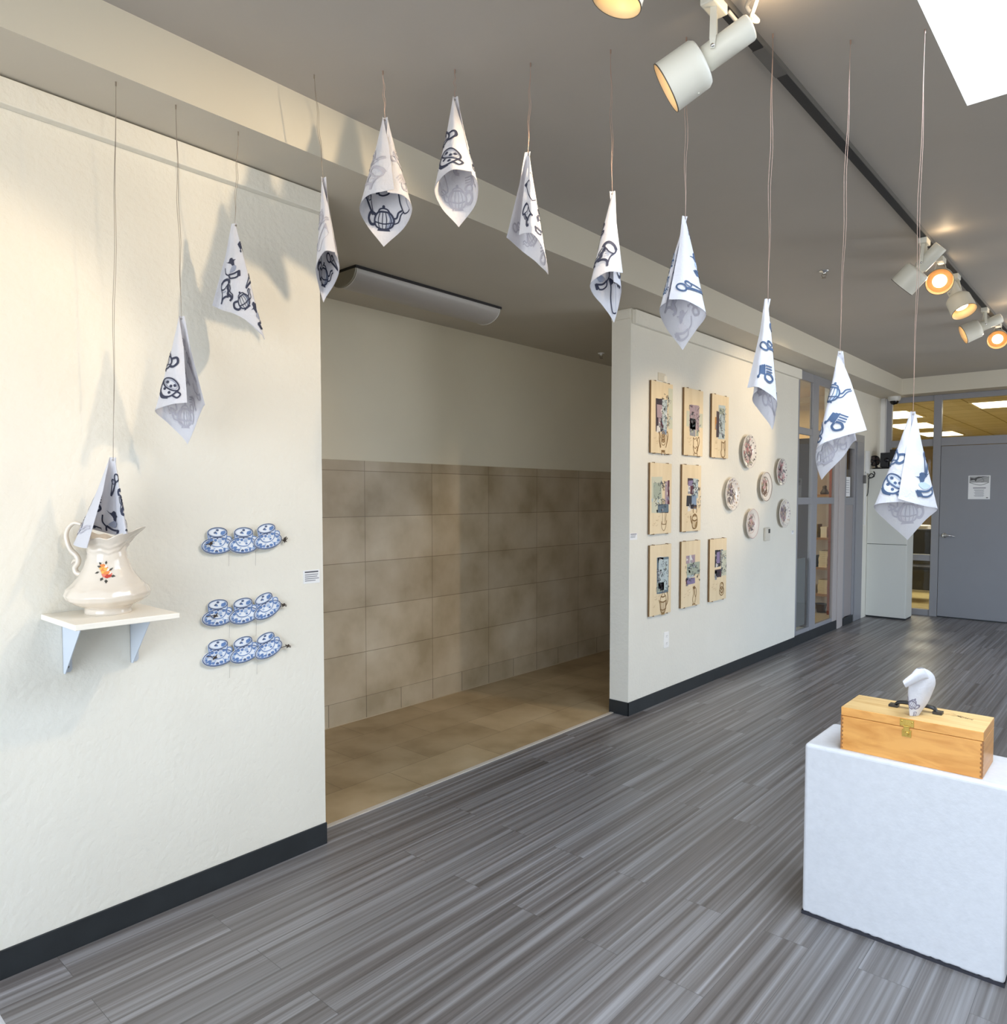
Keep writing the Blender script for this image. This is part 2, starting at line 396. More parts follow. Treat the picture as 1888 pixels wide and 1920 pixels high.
h.tube(spline([(.735, EY-.052, 1.02), (.77, EY-.06, 1.022), (.81, EY-.058, 1.02), (.855, EY-.05, 1.012)], 5), [.0115]*11+[.0095]*4+[.008], 10)
h.build('door_handle', CHROME, d)
bx(.676, 1.587, EY-.006, EY+.03, .001, .012).build('door_seal', RUBBER, d)

# ---- storefront on the right wall
sf = MB()
def post(y0, y1, z0=.1, z1=SZ, d=.035): sf.box(-d, 0, y0, y1, z0, z1)
post(7.37, 7.41); post(7.8, 7.965); pp_ = MB(); pp_.box(-.035, .001, 8.53, 8.66, .095, SZ); pp_.box(-.045, .012, 8.66, 8.8, 0, SZ); pp_.box(-.035, .001, 8.8, 8.89, 0, SZ)
for z0, z1 in ((2.67, SZ), (2.128, 2.195), (1.42, 1.49), (.095, .14)): sf.box(-.035, -.004, 7.37, 8.6, z0, z1)
for y0, y1 in ((8.89, 8.98), (9.27, 9.34)): sf.box(-.06, -.012, y0, y1, 0, 2.15)
sf.box(-.06, -.012, 8.98, 9.27, 2.06, 2.15); sf.box(-.06, -.012, 8.98, 9.27, 1.4, 1.49); sf.box(-.1, 0, 8.89, 9.62, 2.15, 2.24)
sf.box(-.1, 0, 9.34, 9.62, 0, 2.15)
w1 = tag(sf.build('window_1', STEEL, bevel=.003), kind='structure')
pp_.build('door_post', mat('post_paint', lin(176,168,165), .45), w1, .003)
bx(-.05, -.02, 8.98, 9.27, .09, 1.4).build('lower_panel', mat('panel_paint', lin(150,143,142), .5), w1)
g = MB()
for y0, y1 in ((7.41, 7.8), (7.965, 8.53)):
    for z0, z1 in ((2.195, 2.67), (1.49, 2.128), (.14, 1.42)): g.box(-.022, -.018, y0, y1, z0, z1)
g.box(-.04, -.036, 8.98, 9.27, 1.49, 2.06)
g.build('pane', GLASS, w1)
struct('wall_right_end', bx(-.15, 0, 9.62, 10.44, 0, SZ), WALL)
hd = MB(); hd.box(-.15, 0, 8.6, 9.62, 2.24, SZ); struct('wall_right_header', hd, WALL)
# the room behind the storefront
struct('wall_shop', bx(-2.6, -2.5, 6.45, 10.4, 0, SZ), mat('shop_wall', lin(172,156,130), .7))
struct('wall_shop_end', bx(-2.5, -.15, 9.5, 9.62, 0, SZ), mat('shop_wall', lin(172,156,130), .7))
struct('floor_shop', bx(-2.5, -.1, 6.45, 9.62, -.1, .09), mat('shop_floor', lin(205,198,180), .5))

# ---- the lit office behind the end wall
OC = 2.86
tm, nt, N, L, b, tc, sp = nodes('ceiling_tiles', .8)
br = N.new('ShaderNodeTexBrick'); br.offset = 0
for kk, v in (('Scale', 1), ('Mortar Size', .012), ('Brick Width', .61), ('Row Height', .61)): br.inputs[kk].default_value = v
br.inputs['Color1'].default_value = lin(206,194,156); br.inputs['Color2'].default_value = lin(196,184,146); br.inputs['Mortar'].default_value = lin(150,134,92)
L.new(comb(N, L, sp.outputs['X'], sp.outputs['Y']), br.inputs['Vector']); L.new(br.outputs['Color'], b.inputs['Base Color'])
struct('ceiling_office', bx(-6, 4.8, 10.44, 24, OC, OC+.1), tm)
struct('floor_office', bx(-6, 4.8, 10.44, 24, -.1, 0), mat('office_carpet', lin(196,180,128), .8, noise=(8, .15)))
OW = mat('office_wall', lin(208,190,140), .8)
struct('wall_office_back', bx(-6, 4.8, 23.9, 24, 0, OC), OW)
struct('wall_office_left', bx(-6.1, -6, 10.44, 24, 0, OC), OW)
struct('wall_office_right', bx(4.8, 4.9, 10.44, 24, 0, OC+.3), OW)
struct('wall_office_front', bx(-6, 0.0, 10.44, 10.5, 0, OC), OW)
struct('trim_8', bx(-.02, 4.8, 10.44, 10.5, SZ, OC+.2), OW)

# ------------------------------------------------------------------ light
W = bpy.data.worlds.new('sky'); S.world = W; W.use_nodes = True
nt = W.node_tree; N, L = nt.nodes, nt.links; bg = N['Background']
tc = N.new('ShaderNodeTexCoord'); sp = N.new('ShaderNodeSeparateXYZ'); L.new(tc.outputs['Generated'], sp.inputs[0])
rp = ramp(N, [(.0, (.46,.46,.46,1)), (.48, (.46,.47,.48,1)), (.52, (.48,.57,.68,1)), (.75, (.62,.74,.92,1)), (1, (.76,.87,.98,1))])
mr = N.new('ShaderNodeMapRange'); mr.inputs[1].default_value = -1; mr.inputs[2].default_value = 1; L.new(sp.outputs['Z'], mr.inputs[0]); L.new(mr.outputs[0], rp.inputs[0])
L.new(rp.outputs[0], bg.inputs['Color']); bg.inputs['Strength'].default_value = 11
def area(name, loc, rot, sx, sy_, e, col, portal=False):
    l = bpy.data.lights.new(name, 'AREA'); l.shape = 'RECTANGLE'; l.size = sx; l.size_y = sy_; l.energy = e; l.color = col
    o = bpy.data.objects.new(name, l); o.location = loc; o.rotation_euler = rot; COL.objects.link(o)
    if portal: l.cycles.is_portal = True
    return o
area('sky_through_skylight', ((SX0+SX1)/2, (SY0+SY1)/2, CZ+.41), (0,0,0), SX1-SX0, SY1-SY0, 1, (1,1,1), True)
area('sky_through_added_window', (4.69, (FY0+FY1)/2, 1.45), (0, math.radians(90), 0), 2.34, FY1-FY0, 1, (1,1,1), True)  # portal of the unseen far-side window added for fill light
area('sky_through_front_window', (2.4, -2.69, 1.43), (math.radians(90), 0, 0), 3.74, 2.3, 1, (1,1,1), True)
def spot(name, loc, d, e, ang=50, col=(1,.77,.5), blend=.6, r=.03):
    l = bpy.data.lights.new(name, 'SPOT'); l.energy = e; l.color = col; l.spot_size = math.radians(ang); l.spot_blend = blend; l.shadow_soft_size = r
    o = bpy.data.objects.new(name, l); o.location = loc; o.rotation_euler = V3(d).to_track_quat('-Z', 'Y').to_euler(); COL.objects.link(o)
    return o
S.view_settings.view_transform = 'Standard'; S.view_settings.look = 'None'; S.view_settings.gamma = 1; S.view_settings.exposure = .33
S.view_settings.use_curve_mapping = False
S.cycles.max_bounces = 9; S.cycles.diffuse_bounces = 5; S.cycles.transparent_max_bounces = 12; S.cycles.sample_clamp_indirect = 6
S.cycles.use_denoising = True
# ------------------------------------------------------------------ printed motifs
def teapot():
    k = Ink(1.45)
    k.fill([(.15,-.36),(.42,-.22),(.5,.05),(.38,.3),(.2,.36),(.3,.05)], 'wash', True)
    k.line([(-.5,.05),(-.42,-.28),(-.15,-.42),(.15,-.42),(.42,-.28),(.5,.05),(.32,.36),(0,.42),(-.32,.36)], .06, closed=True)
    k.line([(-.3,.38),(-.2,.53),(0,.58),(.2,.53),(.3,.38)], .05).disc(0, .66, .08, m='ink')
    k.line([(.45,.12),(.62,.16),(.7,.4),(.9,.5)], .06).line([(.44,-.16),(.7,-.06),(.82,.28),(.98,.42)], .045)
    k.line([(-.44,.26),(-.74,.36),(-.88,.08),(-.7,-.2),(-.44,-.18)], .1)
    k.fill([(-.28,-.4),(.28,-.4),(.34,-.52),(-.34,-.52)])
    for x in (-.22, -.05, .12, .28): k.line([(x,-.4),(x*1.35,0),(x*.9,.38)], .03)
    k.line([(-.46,-.08),(0,-.16),(.47,-.08)], .045)
    return k
def creamer():
    k = Ink(1.45)
    k.line([(-.36,.72),(-.1,.84),(.24,.82),(.44,.68),(.42,.46)], .12)
    k.line([(-.36,.72),(-.4,.42),(-.12,.3),(.18,.4),(.42,.5)], .06)
    k.fill([(.16,.42),(.36,.44),(.34,.2),(.22,0),(.2,.2)], 'ink')
    k.line([(.22,.3),(.26,.06),(.16,-.12),(.3,-.32),(.42,-.55),(.22,-.68)], .12)
    k.line([(.42,.4),(.44,.1),(.36,-.08),(.52,-.38),(.46,-.64)], .045)
    k.line([(-.4,.4),(-.36,.1),(-.44,-.2),(-.58,-.5)], .06).line([(-.58,-.5),(-.36,-.24),(-.05,-.22),(.2,-.34)], .1)
    k.line([(-.25,.14),(.05,.12)], .05, 'wash', False)
    return k
def sugar():
    k = Ink(1.45)
    k.fill([(-.05,.34),(.38,.3),(.48,-.18),(.02,-.3)]).disc(.55, -.34, .1)
    k.line([(.4,-.2),(.56,-.34)], .07, smooth=False)
    for y in (.28, .12, -.04): k.line([(-.5,y-.06),(-.05,y)], .05, smooth=False)
    k.line([(-.02,-.2),(-.34,-.24),(-.5,-.5),(-.2,-.68),(.06,-.5),(.02,-.24)], .09)
    return k
def cupdraw():
    k = Ink(1.45)
    k.ring(0, .3, .6, .3, .06).ring(0, .3, .46, .2, .03, 'wash')
    k.line([(-.6,.28),(-.5,-.2),(-.2,-.46),(.2,-.46),(.5,-.2),(.6,.28)], .07)
    k.line([(.56,.14),(.86,.16),(.84,-.14),(.46,-.2)], .07)
    for x, y in ((-.3,.3),(.05,.2),(.25,.36),(-.2,-.1),(.2,-.16)): k.disc(x, y, .1, .08)
    k.line([(-.34,-.42),(0,-.56),(.34,-.42)], .12)
    return k
def pitcher():
    k = Ink(1.45)
    k.line([(-.3,.7),(.0,.8),(.34,.92)], .05).line([(.02,.72),(.34,.92),(.24,.55),(.28,0),(.2,-.5),(.1,-.72)], .06)
    k.line([(.1,-.72),(-.2,-.74),(-.46,-.66)], .05).line([(-.3,.7),(-.36,.3),(-.3,-.2),(-.46,-.66)], .035, 'wash')
    k.fill([(.02,.72),(.34,.92),(.26,.6)])
    return k
def lidpot():
    k = Ink(1.45)
    k.fill([(-.5,.6),(-.25,.5),(-.1,.66),(.1,.62),(.16,.46),(.36,.44),(.2,.34),(.16,.05),(-.02,.14),(-.1,.3)], 'ink', True).fill([(-.3,-.2),(.1,-.3),(.3,0),(0,.1)], 'wash', True)
    k.line([(-.7,.3),(-.66,-.1),(-.4,-.34)], .06).line([(-.4,-.3),(0,-.44),(.5,-.36)], .08)
    k.fill([(.3,-.4),(.56,-.34),(.5,-.7),(.2,-.72)]).line([(-.4,-.34),(-.34,-.6),(0,-.74),(.3,-.7)], .07)
    return k
def spoons():
    k = Ink(1.45)
    k.ring(-.4, .4, .2, .3, .07).line([(-.3,.14),(0,-.2),(.5,-.8)], .1).line([(-.1,.3),(.06,.36),(.16,.1),(.5,-.7)], .045).ring(.02, .22, .12, .2, .04)
    return k
MOTIFS = [creamer(), teapot(), cupdraw(), sugar(), pitcher(), lidpot(), spoons()]
LAY = [((s-t)*.7071, (s+t)*.7071, .046 if s+t > .45 else .037 if s+t > .15 else .028) for s in (.062,.152,.243) for t in (.062,.152,.243)]
SIDE = .305

def napkin(i, label, apex, w, anchor, rul, ref, seed, mats=None, rmax=None, both=False, pend=None, tip=None):
    A = at(*apex, w=w)
    t = V3((CAM.x-A.x, CAM.y-A.y, 0)).normalized()
    rt = root('hanging_napkin', A, label, 'napkin', 'printed napkins hanging on wires')
    def dirn(th):
        q = max(rul[0][0], min(rul[-1][0], th))
        for j in range(len(rul)-1):
            if q <= rul[j+1][0]: break
        p = [rul[max(0, j-1)], rul[j], rul[j+1], rul[min(len(rul)-1, j+2)]]
        u = (q-p[1][0])/(p[2][0]-p[1][0])
        def herm(k):
            m1 = (p[2][k]-p[0][k])/max(1e-6, p[2][0]-p[0][0])*(p[2][0]-p[1][0]); m2 = (p[3][k]-p[1][k])/max(1e-6, p[3][0]-p[1][0])*(p[2][0]-p[1][0])
            return (2*u**3-3*u*u+1)*p[1][k]+(u**3-2*u*u+u)*m1+(-2*u**3+3*u*u)*p[2][k]+(u**3-u*u)*m2
        return (RT*herm(1)+t*herm(2)-UP).normalized()
    cache = {}
    def pos(r, th):
        d = dirn(th)
        p = A+d*r
        wv = .0035*math.sin(th*9+seed)*math.sin(min(1, r/.25)*2.2)+.002*math.sin(r*70+th*5+seed*2)
        p += t*wv
        if r < .12: p += RT*(th*.0095*(1-r/.12))
        return p
    def frame(r, th):
        e = .02
        a = pos(r, min(1, th+e))-pos(r, max(-1, th-e)); b = pos(r+.004, th)-pos(max(.001, r-.004), th)
        n = a.cross(b)
        return n.normalized() if n.length > 1e-9 else t.copy()
    vis = 1 if frame(.2, ref).dot(CAM-pos(.2, ref)) > 0 else -1
    def f(X, Y, off):
        r = max(.004, math.hypot(X, Y)); th = math.atan2(X, Y)/(math.pi/4); th = max(-1, min(1, th))
        return pos(r, th)+frame(r, th)*(off*vis)
    def end(th):
        e = SIDE/math.cos(math.radians(45*(1-abs(th)))); e = min(e, rmax(th)) if rmax else e
        return e
    mb = MB(); NT, NR = 56, 24
    outer, inner = [], []
    for j in range(NR+1):
        ro, ri = [], []
        for k in range(NT+1):
            th = -1+2*k/NT; r = .008+(end(th)-.008)*j/NR
            n = frame(r, th)*vis; p = pos(r, th)
            ro.append(p+n*.0005); ri.append(p-n*.0005)
        outer.append(ro); inner.append(ri)
    mb.grid(outer, 0); mb.grid(inner, 0)
    # hem: stitched border a touch thicker than the cloth
    for sgn in (1, -1):
        rows = [[], []]
        for k in range(NT+1):
            th = -1+2*k/NT
            for q, dd in ((0, .010), (1, 0)):
                r = end(th)-dd; rows[q].append(pos(r, th)+frame(r, th)*vis*sgn*.0008)
        mb.grid(rows, 0)
    ink = Ink(); rr = random.Random(seed*17+3)
    order = list(range(7)); rr.shuffle(order)
    if tip is not None: q = order.index(tip); order[1], order[q] = order[q], order[1]
    for q, (X, Y, sc) in enumerate(LAY):
        ink.place(MOTIFS[order[q % 7]], X+rr.uniform(-.006,.006), Y+rr.uniform(-.006,.006), sc*1.5, 180+rr.choice((0, 8, -14, 20, -25)), rr.choice((1, -1)))
    def inside(x, y):
        s1, s2 = (y+x)*.7071, (y-x)*.7071
        if not (.004 < s1 < SIDE-.004 and .004 < s2 < SIDE-.004): return False
        return not rmax or math.hypot(x, y) < rmax(math.atan2(x, y)/(math.pi/4))-.004
    mm = {'ink': 1, 'wash': 2}
    ink.put(mb, f, mm, off=.0011, inside=inside)
    ink.put(mb, f, mm if both else {'ink': 3, 'wash': 4}, off=-.0011, inside=inside)
    ms = mats or (INK, INKSH)
    mb.build('cloth', [CLOTH, ms[0], ms[1], GHOST2, GHOST], rt)
    eye = MB(); p = pos(.016, 0); n = frame(.016, 0)*vis
    eye.lathe([(.0018, -.002), (.0032, -.002), (.0032, .002), (.0018, .002)], 10, p, n); eye.build('eyelet', WIRE, rt)
    wb = MB(); top = V3(anchor); rr = random.Random(seed)
    lo = A-UP*.012
    for strand in (-1, 1):
        P = []
        for j in range(15):
            q = j/14; p = top.lerp(lo, q)
            s = .004*math.sin(q*math.pi)**2*strand*(1 if pend else .7)
            P.append(p+RT*(s+.0028*math.sin(q*17+seed*1.7)*math.sin(q*math.pi))+t*.002*math.sin(q*11+seed))
        wb.tube(P, .0008, 5)
    wb.tube([top+V3((0,0,.001)), top-V3((0,0,.012))], .0024, 6)
    wb.build('hanging_wire', WIRE if i < 4 else COPPER, rt)
    return rt

Z1, Z2 = SZ-.001, CZ-.001
NAV = (INK, INKSH); SLA = (INKBL, mat('pale_blue_wash', lin(170,186,208), .85))
napkin(0, 'printed napkin tucked into the flowered jug, its corner lifted by a wire', (212,853), 2.31, (.245,.92,Z1),
       [(-1,-.30,.34),(-.78,-.46,.16),(-.5,-.40,-.1),(-.2,-.16,-.16),(0,.0,-.08),(.14,.06,.06),(.35,.14,.14),(.6,.16,-.02),(1,.04,-.06)], .3, 4,
       rmax=lambda th: .255 if th > -.45 else .255+.05*min(1, (-.45-th)/.25))
napkin(1, 'printed napkin hanging lowest of those in front of the left wall, above the shelf end', (340,588), 2.40, (.25,1.10,Z1),
       [(-1,.045,.2),(-.75,-.14,.2),(-.5,-.29,.03),(-.25,-.14,-.16),(0,.03,-.22),(.5,.17,-.15),(1,.245,-.03)], -.75, 2)
napkin(2, 'printed napkin hanging spread open in front of the left wall, its tip pointing right', (440,415), 2.571, (.24,1.32,Z1),
       [(-1,-.287,.02),(-.75,-.17,-.04),(-.5,-.03,.1),(-.25,.12,.12),(0,.236,.05),(.2,.2,-.14),(.6,.05,-.22),(1,-.1,-.2)], -.25, 7)
napkin(3, 'narrow rolled napkin hanging at the corner of the left wall beside the tiled alcove', (606,328), 2.572, (.43,1.50,Z2),
       [(-1,.13,.24),(-.75,-.0,.32),(-.5,-.085,.1),(-.25,-.06,-.18),(0,-.01,-.32),(.25,.1,-.26),(.5,.165,0),(.75,.15,.15),(1,.13,.2)], 0, 5, tip=1)
napkin(4, 'napkin rolled in a wide cone showing a dark teapot inside its open mouth', (722,216), 2.557, (.625,1.643,Z2),
       [(-1,.10,.30),(-.75,-.19,.22),(-.5,-.29,0),(-.25,-.2,-.2),(0,-.02,-.28),(.25,.2,-.2),(.5,.29,0),(.75,.2,.19),(1,.02,.26)], 0, 9, tip=1)
napkin(5, 'highest hanging napkin, a cone with prints outside and a blank inside, before the beam', (853,177), 2.548, (.815,1.80,Z2),
       [(-1,.2,.22),(-.75,-.05,.29),(-.5,-.22,.05),(-.25,-.15,-.2),(0,.03,-.27),(.25,.2,-.15),(.5,.25,.02),(.75,.23,.12),(1,.2,.16)], -.75, 2)
napkin(6, 'hanging napkin in front of the beam with its long tip trailing to the lower right', (990,281), 2.511, (1.032,1.942,Z2),
       [(-1,-.25,-.02),(-.5,-.05,-.26),(-.2,.1,-.14),(0,.165,.02),(.25,.14,.2),(.5,.06,.28),(.75,-.02,.22),(1,-.10,.12)], .5, 11)
napkin(7, 'napkin hanging before the edge of the white pier, prints down its left side', (1148,354), 2.439, (1.273,2.059,Z2),
       [(-1,.02,.0),(-.6,.1,-.12),(-.3,.08,-.2),(0,.02,-.24),(.2,-.08,-.18),(.4,-.2,-.05),(.55,-.216,.08),(.75,-.06,.26),(1,.12,.22)], .8, 13, both=True)
napkin(8, 'hanging napkin above the wooden boards, its lower flap open and its tip curled', (1285,401), 2.375, (1.488,2.164,Z2),
       [(-1,-.17,.22),(-.75,.03,.27),(-.5,.215,.06),(-.25,.12,-.18),(0,-.01,-.25),(.3,-.18,-.15),(.6,-.26,.02),(1,-.2,.14)], -.75, 3, mats=SLA, pend=1)
napkin(9, 'narrow folded napkin hanging in front of the top right of the decorated plates', (1440,556), 2.357, (1.70,2.328,Z2),
       [(-1,-.21,.08),(-.75,-.08,.22),(-.45,.09,.08),(-.2,.08,-.1),(0,.05,-.2),(.25,-.06,-.2),(.5,-.14,-.12),(1,-.1,.02)], -.75, 8, mats=SLA, pend=1)
napkin(10, 'brightly lit napkin hanging in front of the grey glazed screen, wider on its right', (1575,654), 2.389, (1.873,2.524,Z2),
       [(-1,.32,.5),(-.8,.1,.4),(-.5,-.17,.2),(-.3,-.21,.05),(0,-.125,-.15),(.3,.05,-.2),(.5,.11,-.15),(1,.2,-.02)], -.8, 6, mats=SLA, pend=1)
napkin(11, 'lowest and widest hanging napkin, in front of the white cabinet and grey door', (1712,767), 2.335, (2.063,2.621,Z2),
       [(-1,.0,.2),(-.75,-.2,.15),(-.5,-.38,-.02),(-.25,-.22,-.15),(0,-.02,-.2),(.25,.14,-.14),(.5,.27,0),(.75,.1,.2),(1,-.14,.28)], -.75, 2, mats=SLA, pend=1)

# ------------------------------------------------------------------ shelf and jug
sh = root('wall_shelf', (0,.903,1.109), 'small white wall shelf with metal brackets carrying the flowered jug', 'shelf')
m = MB(); m.box(.001, .305, .75, 1.056, 1.109, 1.1264); m.build('shelf_board', mat('shelf_white', lin(240,234,222), .5), sh, .002)
for y in (.81, 1.02):
    m = MB(); m.prism([(.001,y,1.109), (.175,y,1.109), (.165,y,1.09), (.016,y,.925), (.001,y,.925)], (0,.0025,0))
    m.prism([(.0005,y,1.109), (.0005,y+.026,1.109), (.0005,y+.026,.935), (.0005,y+.02,.927), (.0005,y,.927)], (.0025,0,0))
    m.box(.001, .172, y, y+.026, 1.1065, 1.1089)
    br = m.build('bracket', mat('bracket_enamel', lin(206,214,224), .4), sh)
    for z in (.945, .998):
        s = MB(); s.lathe([(0, .0025), (.004, .0022), (.0055, 0)], 12, (.003, y+.012, z), (1,0,0)); s.build('screw', mat('dark_screw', lin(70,66,60), .4, .7), br)
JC = V3((.13, .905, 1.1266))
jg = root('pitcher_jug', JC, 'cream glazed jug with a flower spray and scrolled handle on the wall shelf', 'jug')
JA = math.atan2(RT.y, RT.x)
PROF = [(.0,.066),(.004,.0685),(.016,.066),(.022,.068),(.035,.098),(.05,.118),(.066,.1245),(.082,.117),(.1,.1),(.12,.084),(.15,.068),(.18,.0585),(.205,.0555),(.225,.059),(.245,.066),(.262,.074)]
def jrad(h):
    for (a, r0), (b_, r1) in zip(PROF, PROF[1:]):
        if h <= b_: return r0+(r1-r0)*(h-a)/(b_-a)
    return PROF[-1][1]
def jug_pt(ph, h, off=0):
    """ph = 0 towards the spout"""
    rim = .243+.014*(1-math.cos(ph*2))*0+.032*max(0, math.cos(ph))**5+.018*max(0, -math.cos(ph))**2+.003*math.cos(ph*9)
    hh = h*rim/.262
    r = jrad(h)+off
    up_ = max(0, (h-.2)/.062)
    r += .046*up_**1.4*max(0, math.cos(ph))**6+.0022*math.cos(ph*9)*up_
    belly = math.exp(-((h-.07)/.035)**2); r += .0016*math.cos(ph*12)*belly
    r += .0022*math.exp(-((h-.212-.006*math.sin(ph*3))/.004)**2)+.002*math.exp(-((h-.23-.006*math.sin(ph*4+1))/.004)**2)+.0022*math.exp(-((h-.088-.004*math.sin(ph*8))/.004)**2)
    return JC+V3((math.cos(ph+JA)*r, math.sin(ph+JA)*r, hh))
m = MB(); hs = [.262*i/72 for i in range(73)]; SEG = 96
m.grid([[jug_pt(6.28318*k/SEG, h) for k in range(SEG)] for h in hs]+[[jug_pt(6.28318*k/SEG, h, -.005) for k in range(SEG)] for h in reversed(hs)], 0, True, True)
m.add([jug_pt(6.28318*k/SEG, 0) for k in range(SEG)], [tuple(range(SEG))[::-1]]); m.add([jug_pt(6.28318*k/SEG, .01, -.005) for k in range(SEG)], [tuple(range(SEG))])
fl = Ink(); rr = random.Random(3)
for cx_, cy_, c1, c2 in ((-.004,.012,'or','ye'), (.006,-.012,'pk','rd'), (.002,0,'or','ye')):
    for q in range(8):
        a = q*.785; fl.disc(cx_+.0085*math.cos(a), cy_+.0075*math.sin(a), .0055, .0048, 'wh' if q == 1 else rr.choice((c1, c2, c1)))
    fl.disc(cx_, cy_, .005, .0045, c2)
for x, y, a in ((-.014,.024,130),(.004,.03,80),(-.02,-.006,190),(.017,.004,20),(.02,-.02,-30),(-.006,-.028,250),(.004,-.034,270),(-.016,.014,160)):
    c, s = math.cos(math.radians(a)), math.sin(math.radians(a)); fl.fill([(x-c*.006,y-s*.006),(x-s*.004,y+c*.004),(x+c*.008,y+s*.008),(x+s*.004,y-c*.004)], 'lf')
PH0 = -math.radians(68)
fl.put(m, lambda X, Y, o: jug_pt(PH0+X/.068, .152+Y*.93, o), {'or': 1, 'ye': 2, 'pk': 3, 'rd': 4, 'wh': 5, 'lf': 6}, step=.004, pitch=.0012, off=.0006)
GLZ = mat('cream_glaze', lin(222,211,196), .16, coat=.4)
m.build('jug_body', [GLZ, mat('petal_orange', lin(226,140,80), .3), mat('petal_yellow', lin(232,180,90), .3), mat('petal_pink', lin(226,130,112), .3), mat('petal_red', lin(190,70,58), .3), mat('petal_white', lin(246,232,220), .3), mat('leaf_dark', lin(74,72,66), .3)], jg)
def jl(u, v, d=0): return JC+RT*((u-199)/586)+UP*((1151-v)/586)+V3((0,0,0))
m = MB(); hp = spline([jl(152,984)[:], jl(138,982)[:], jl(126,993)[:], jl(123,1010)[:], jl(130,1031)[:], jl(142,1044)[:], jl(144,1056)[:], jl(138,1066)[:], jl(141,1076)[:], jl(152,1080)[:], jl(148,1090)[:], jl(141,1096)[:]], 6)
n = len(hp); m.tube(hp, [.0055+.0032*math.sin(min(1, i/n*1.5)*math.pi*.6) for i in range(n)], 10)
m.tube(spline([jl(143,1052)[:], jl(136,1053)[:], jl(132,1058)[:]], 4), [.005,.005,.005,.005,.004,.004,.003,.003,.002], 8)
m.build('handle', GLZ, jg)

# ------------------------------------------------------------------ cups cut out along wires on the wall
PANEL = mat('cut_out_white', lin(232,236,242), .4); BLU = mat('transfer_blue', lin(102,134,186), .4); BLD = mat('transfer_dark_blue', lin(84,98,130), .4); BLL = mat('transfer_pale_blue', lin(168,190,222), .4)
TW = mat('dark_wire', lin(70,60,52), .5, .5)
def cup_art():
    k = Ink()
    k.ring(0,0,.0605,.0305,.0035,'d').ring(0,-.001,.054,.026,.0016,'b')
    for q in range(18):
        a = q*.349+.1
        if math.sin(a) < .75: k.disc(.047*math.cos(a), .0225*math.sin(a), .0065 if q % 3 else .0045, .0048 if q % 2 else .003, 'b' if q % 4 else 'l')
    for x, y, a, c in ((-.034,-.008,.008,'b'),(-.02,-.017,.007,'b'),(-.004,-.02,.006,'d'),(.012,-.018,.008,'b'),(.028,-.013,.006,'b'),(-.012,-.011,.004,'l'),(.02,-.008,.004,'l')): k.disc(x, y, a, a*.55, c)
    return k
def cup_art2():
    k = Ink()
    k.ring(0,.05,.0375,.0175,.0034,'d').ring(0,.05,.033,.014,.001,'l')
    k.fill([(.014,.052),(.03,.056),(.033,.046),(.022,.038),(.012,.042)], 'b').fill([(-.016,.048),(-.008,.054),(-.002,.05),(-.01,.044)], 'd').disc(0,.058,.006,.004,'d').disc(-.004,.046,.004,.003,'b')
    k.line([(-.0375,.047),(-.034,.022),(-.022,.002),(.0,-.004),(.022,.002),(.034,.022),(.0375,.047)], .003, 'b')
    for x, y, a, c in ((-.024,.022,.007,'b'),(-.008,.02,.006,'b'),(.008,.016,.008,'l'),(.022,.024,.006,'b'),(-.016,.01,.005,'l'),(.012,.006,.005,'b'),(0,.028,.004,'d'),(-.028,.034,.005,'b'),(.028,.036,.004,'l')): k.disc(x, y, a, a*.75, c)
    k.ring(.043,.022,.012,.011,.0034,'b')
    return k
def ell(rx, ry, cx=0, cy=0, n=32): return [(cx+rx*math.cos(6.2832*i/n), cy+ry*math.sin(6.2832*i/n)) for i in range(n)]
CUPB = [(-.04,.05),(-.036,.02),(-.024,.0),(0,-.006),(.024,.0),(.036,.02),(.04,.05)]+[(.0395*math.cos(a), .05+.0195*math.sin(a)) for a in [i*math.pi/12 for i in range(1, 12)]]
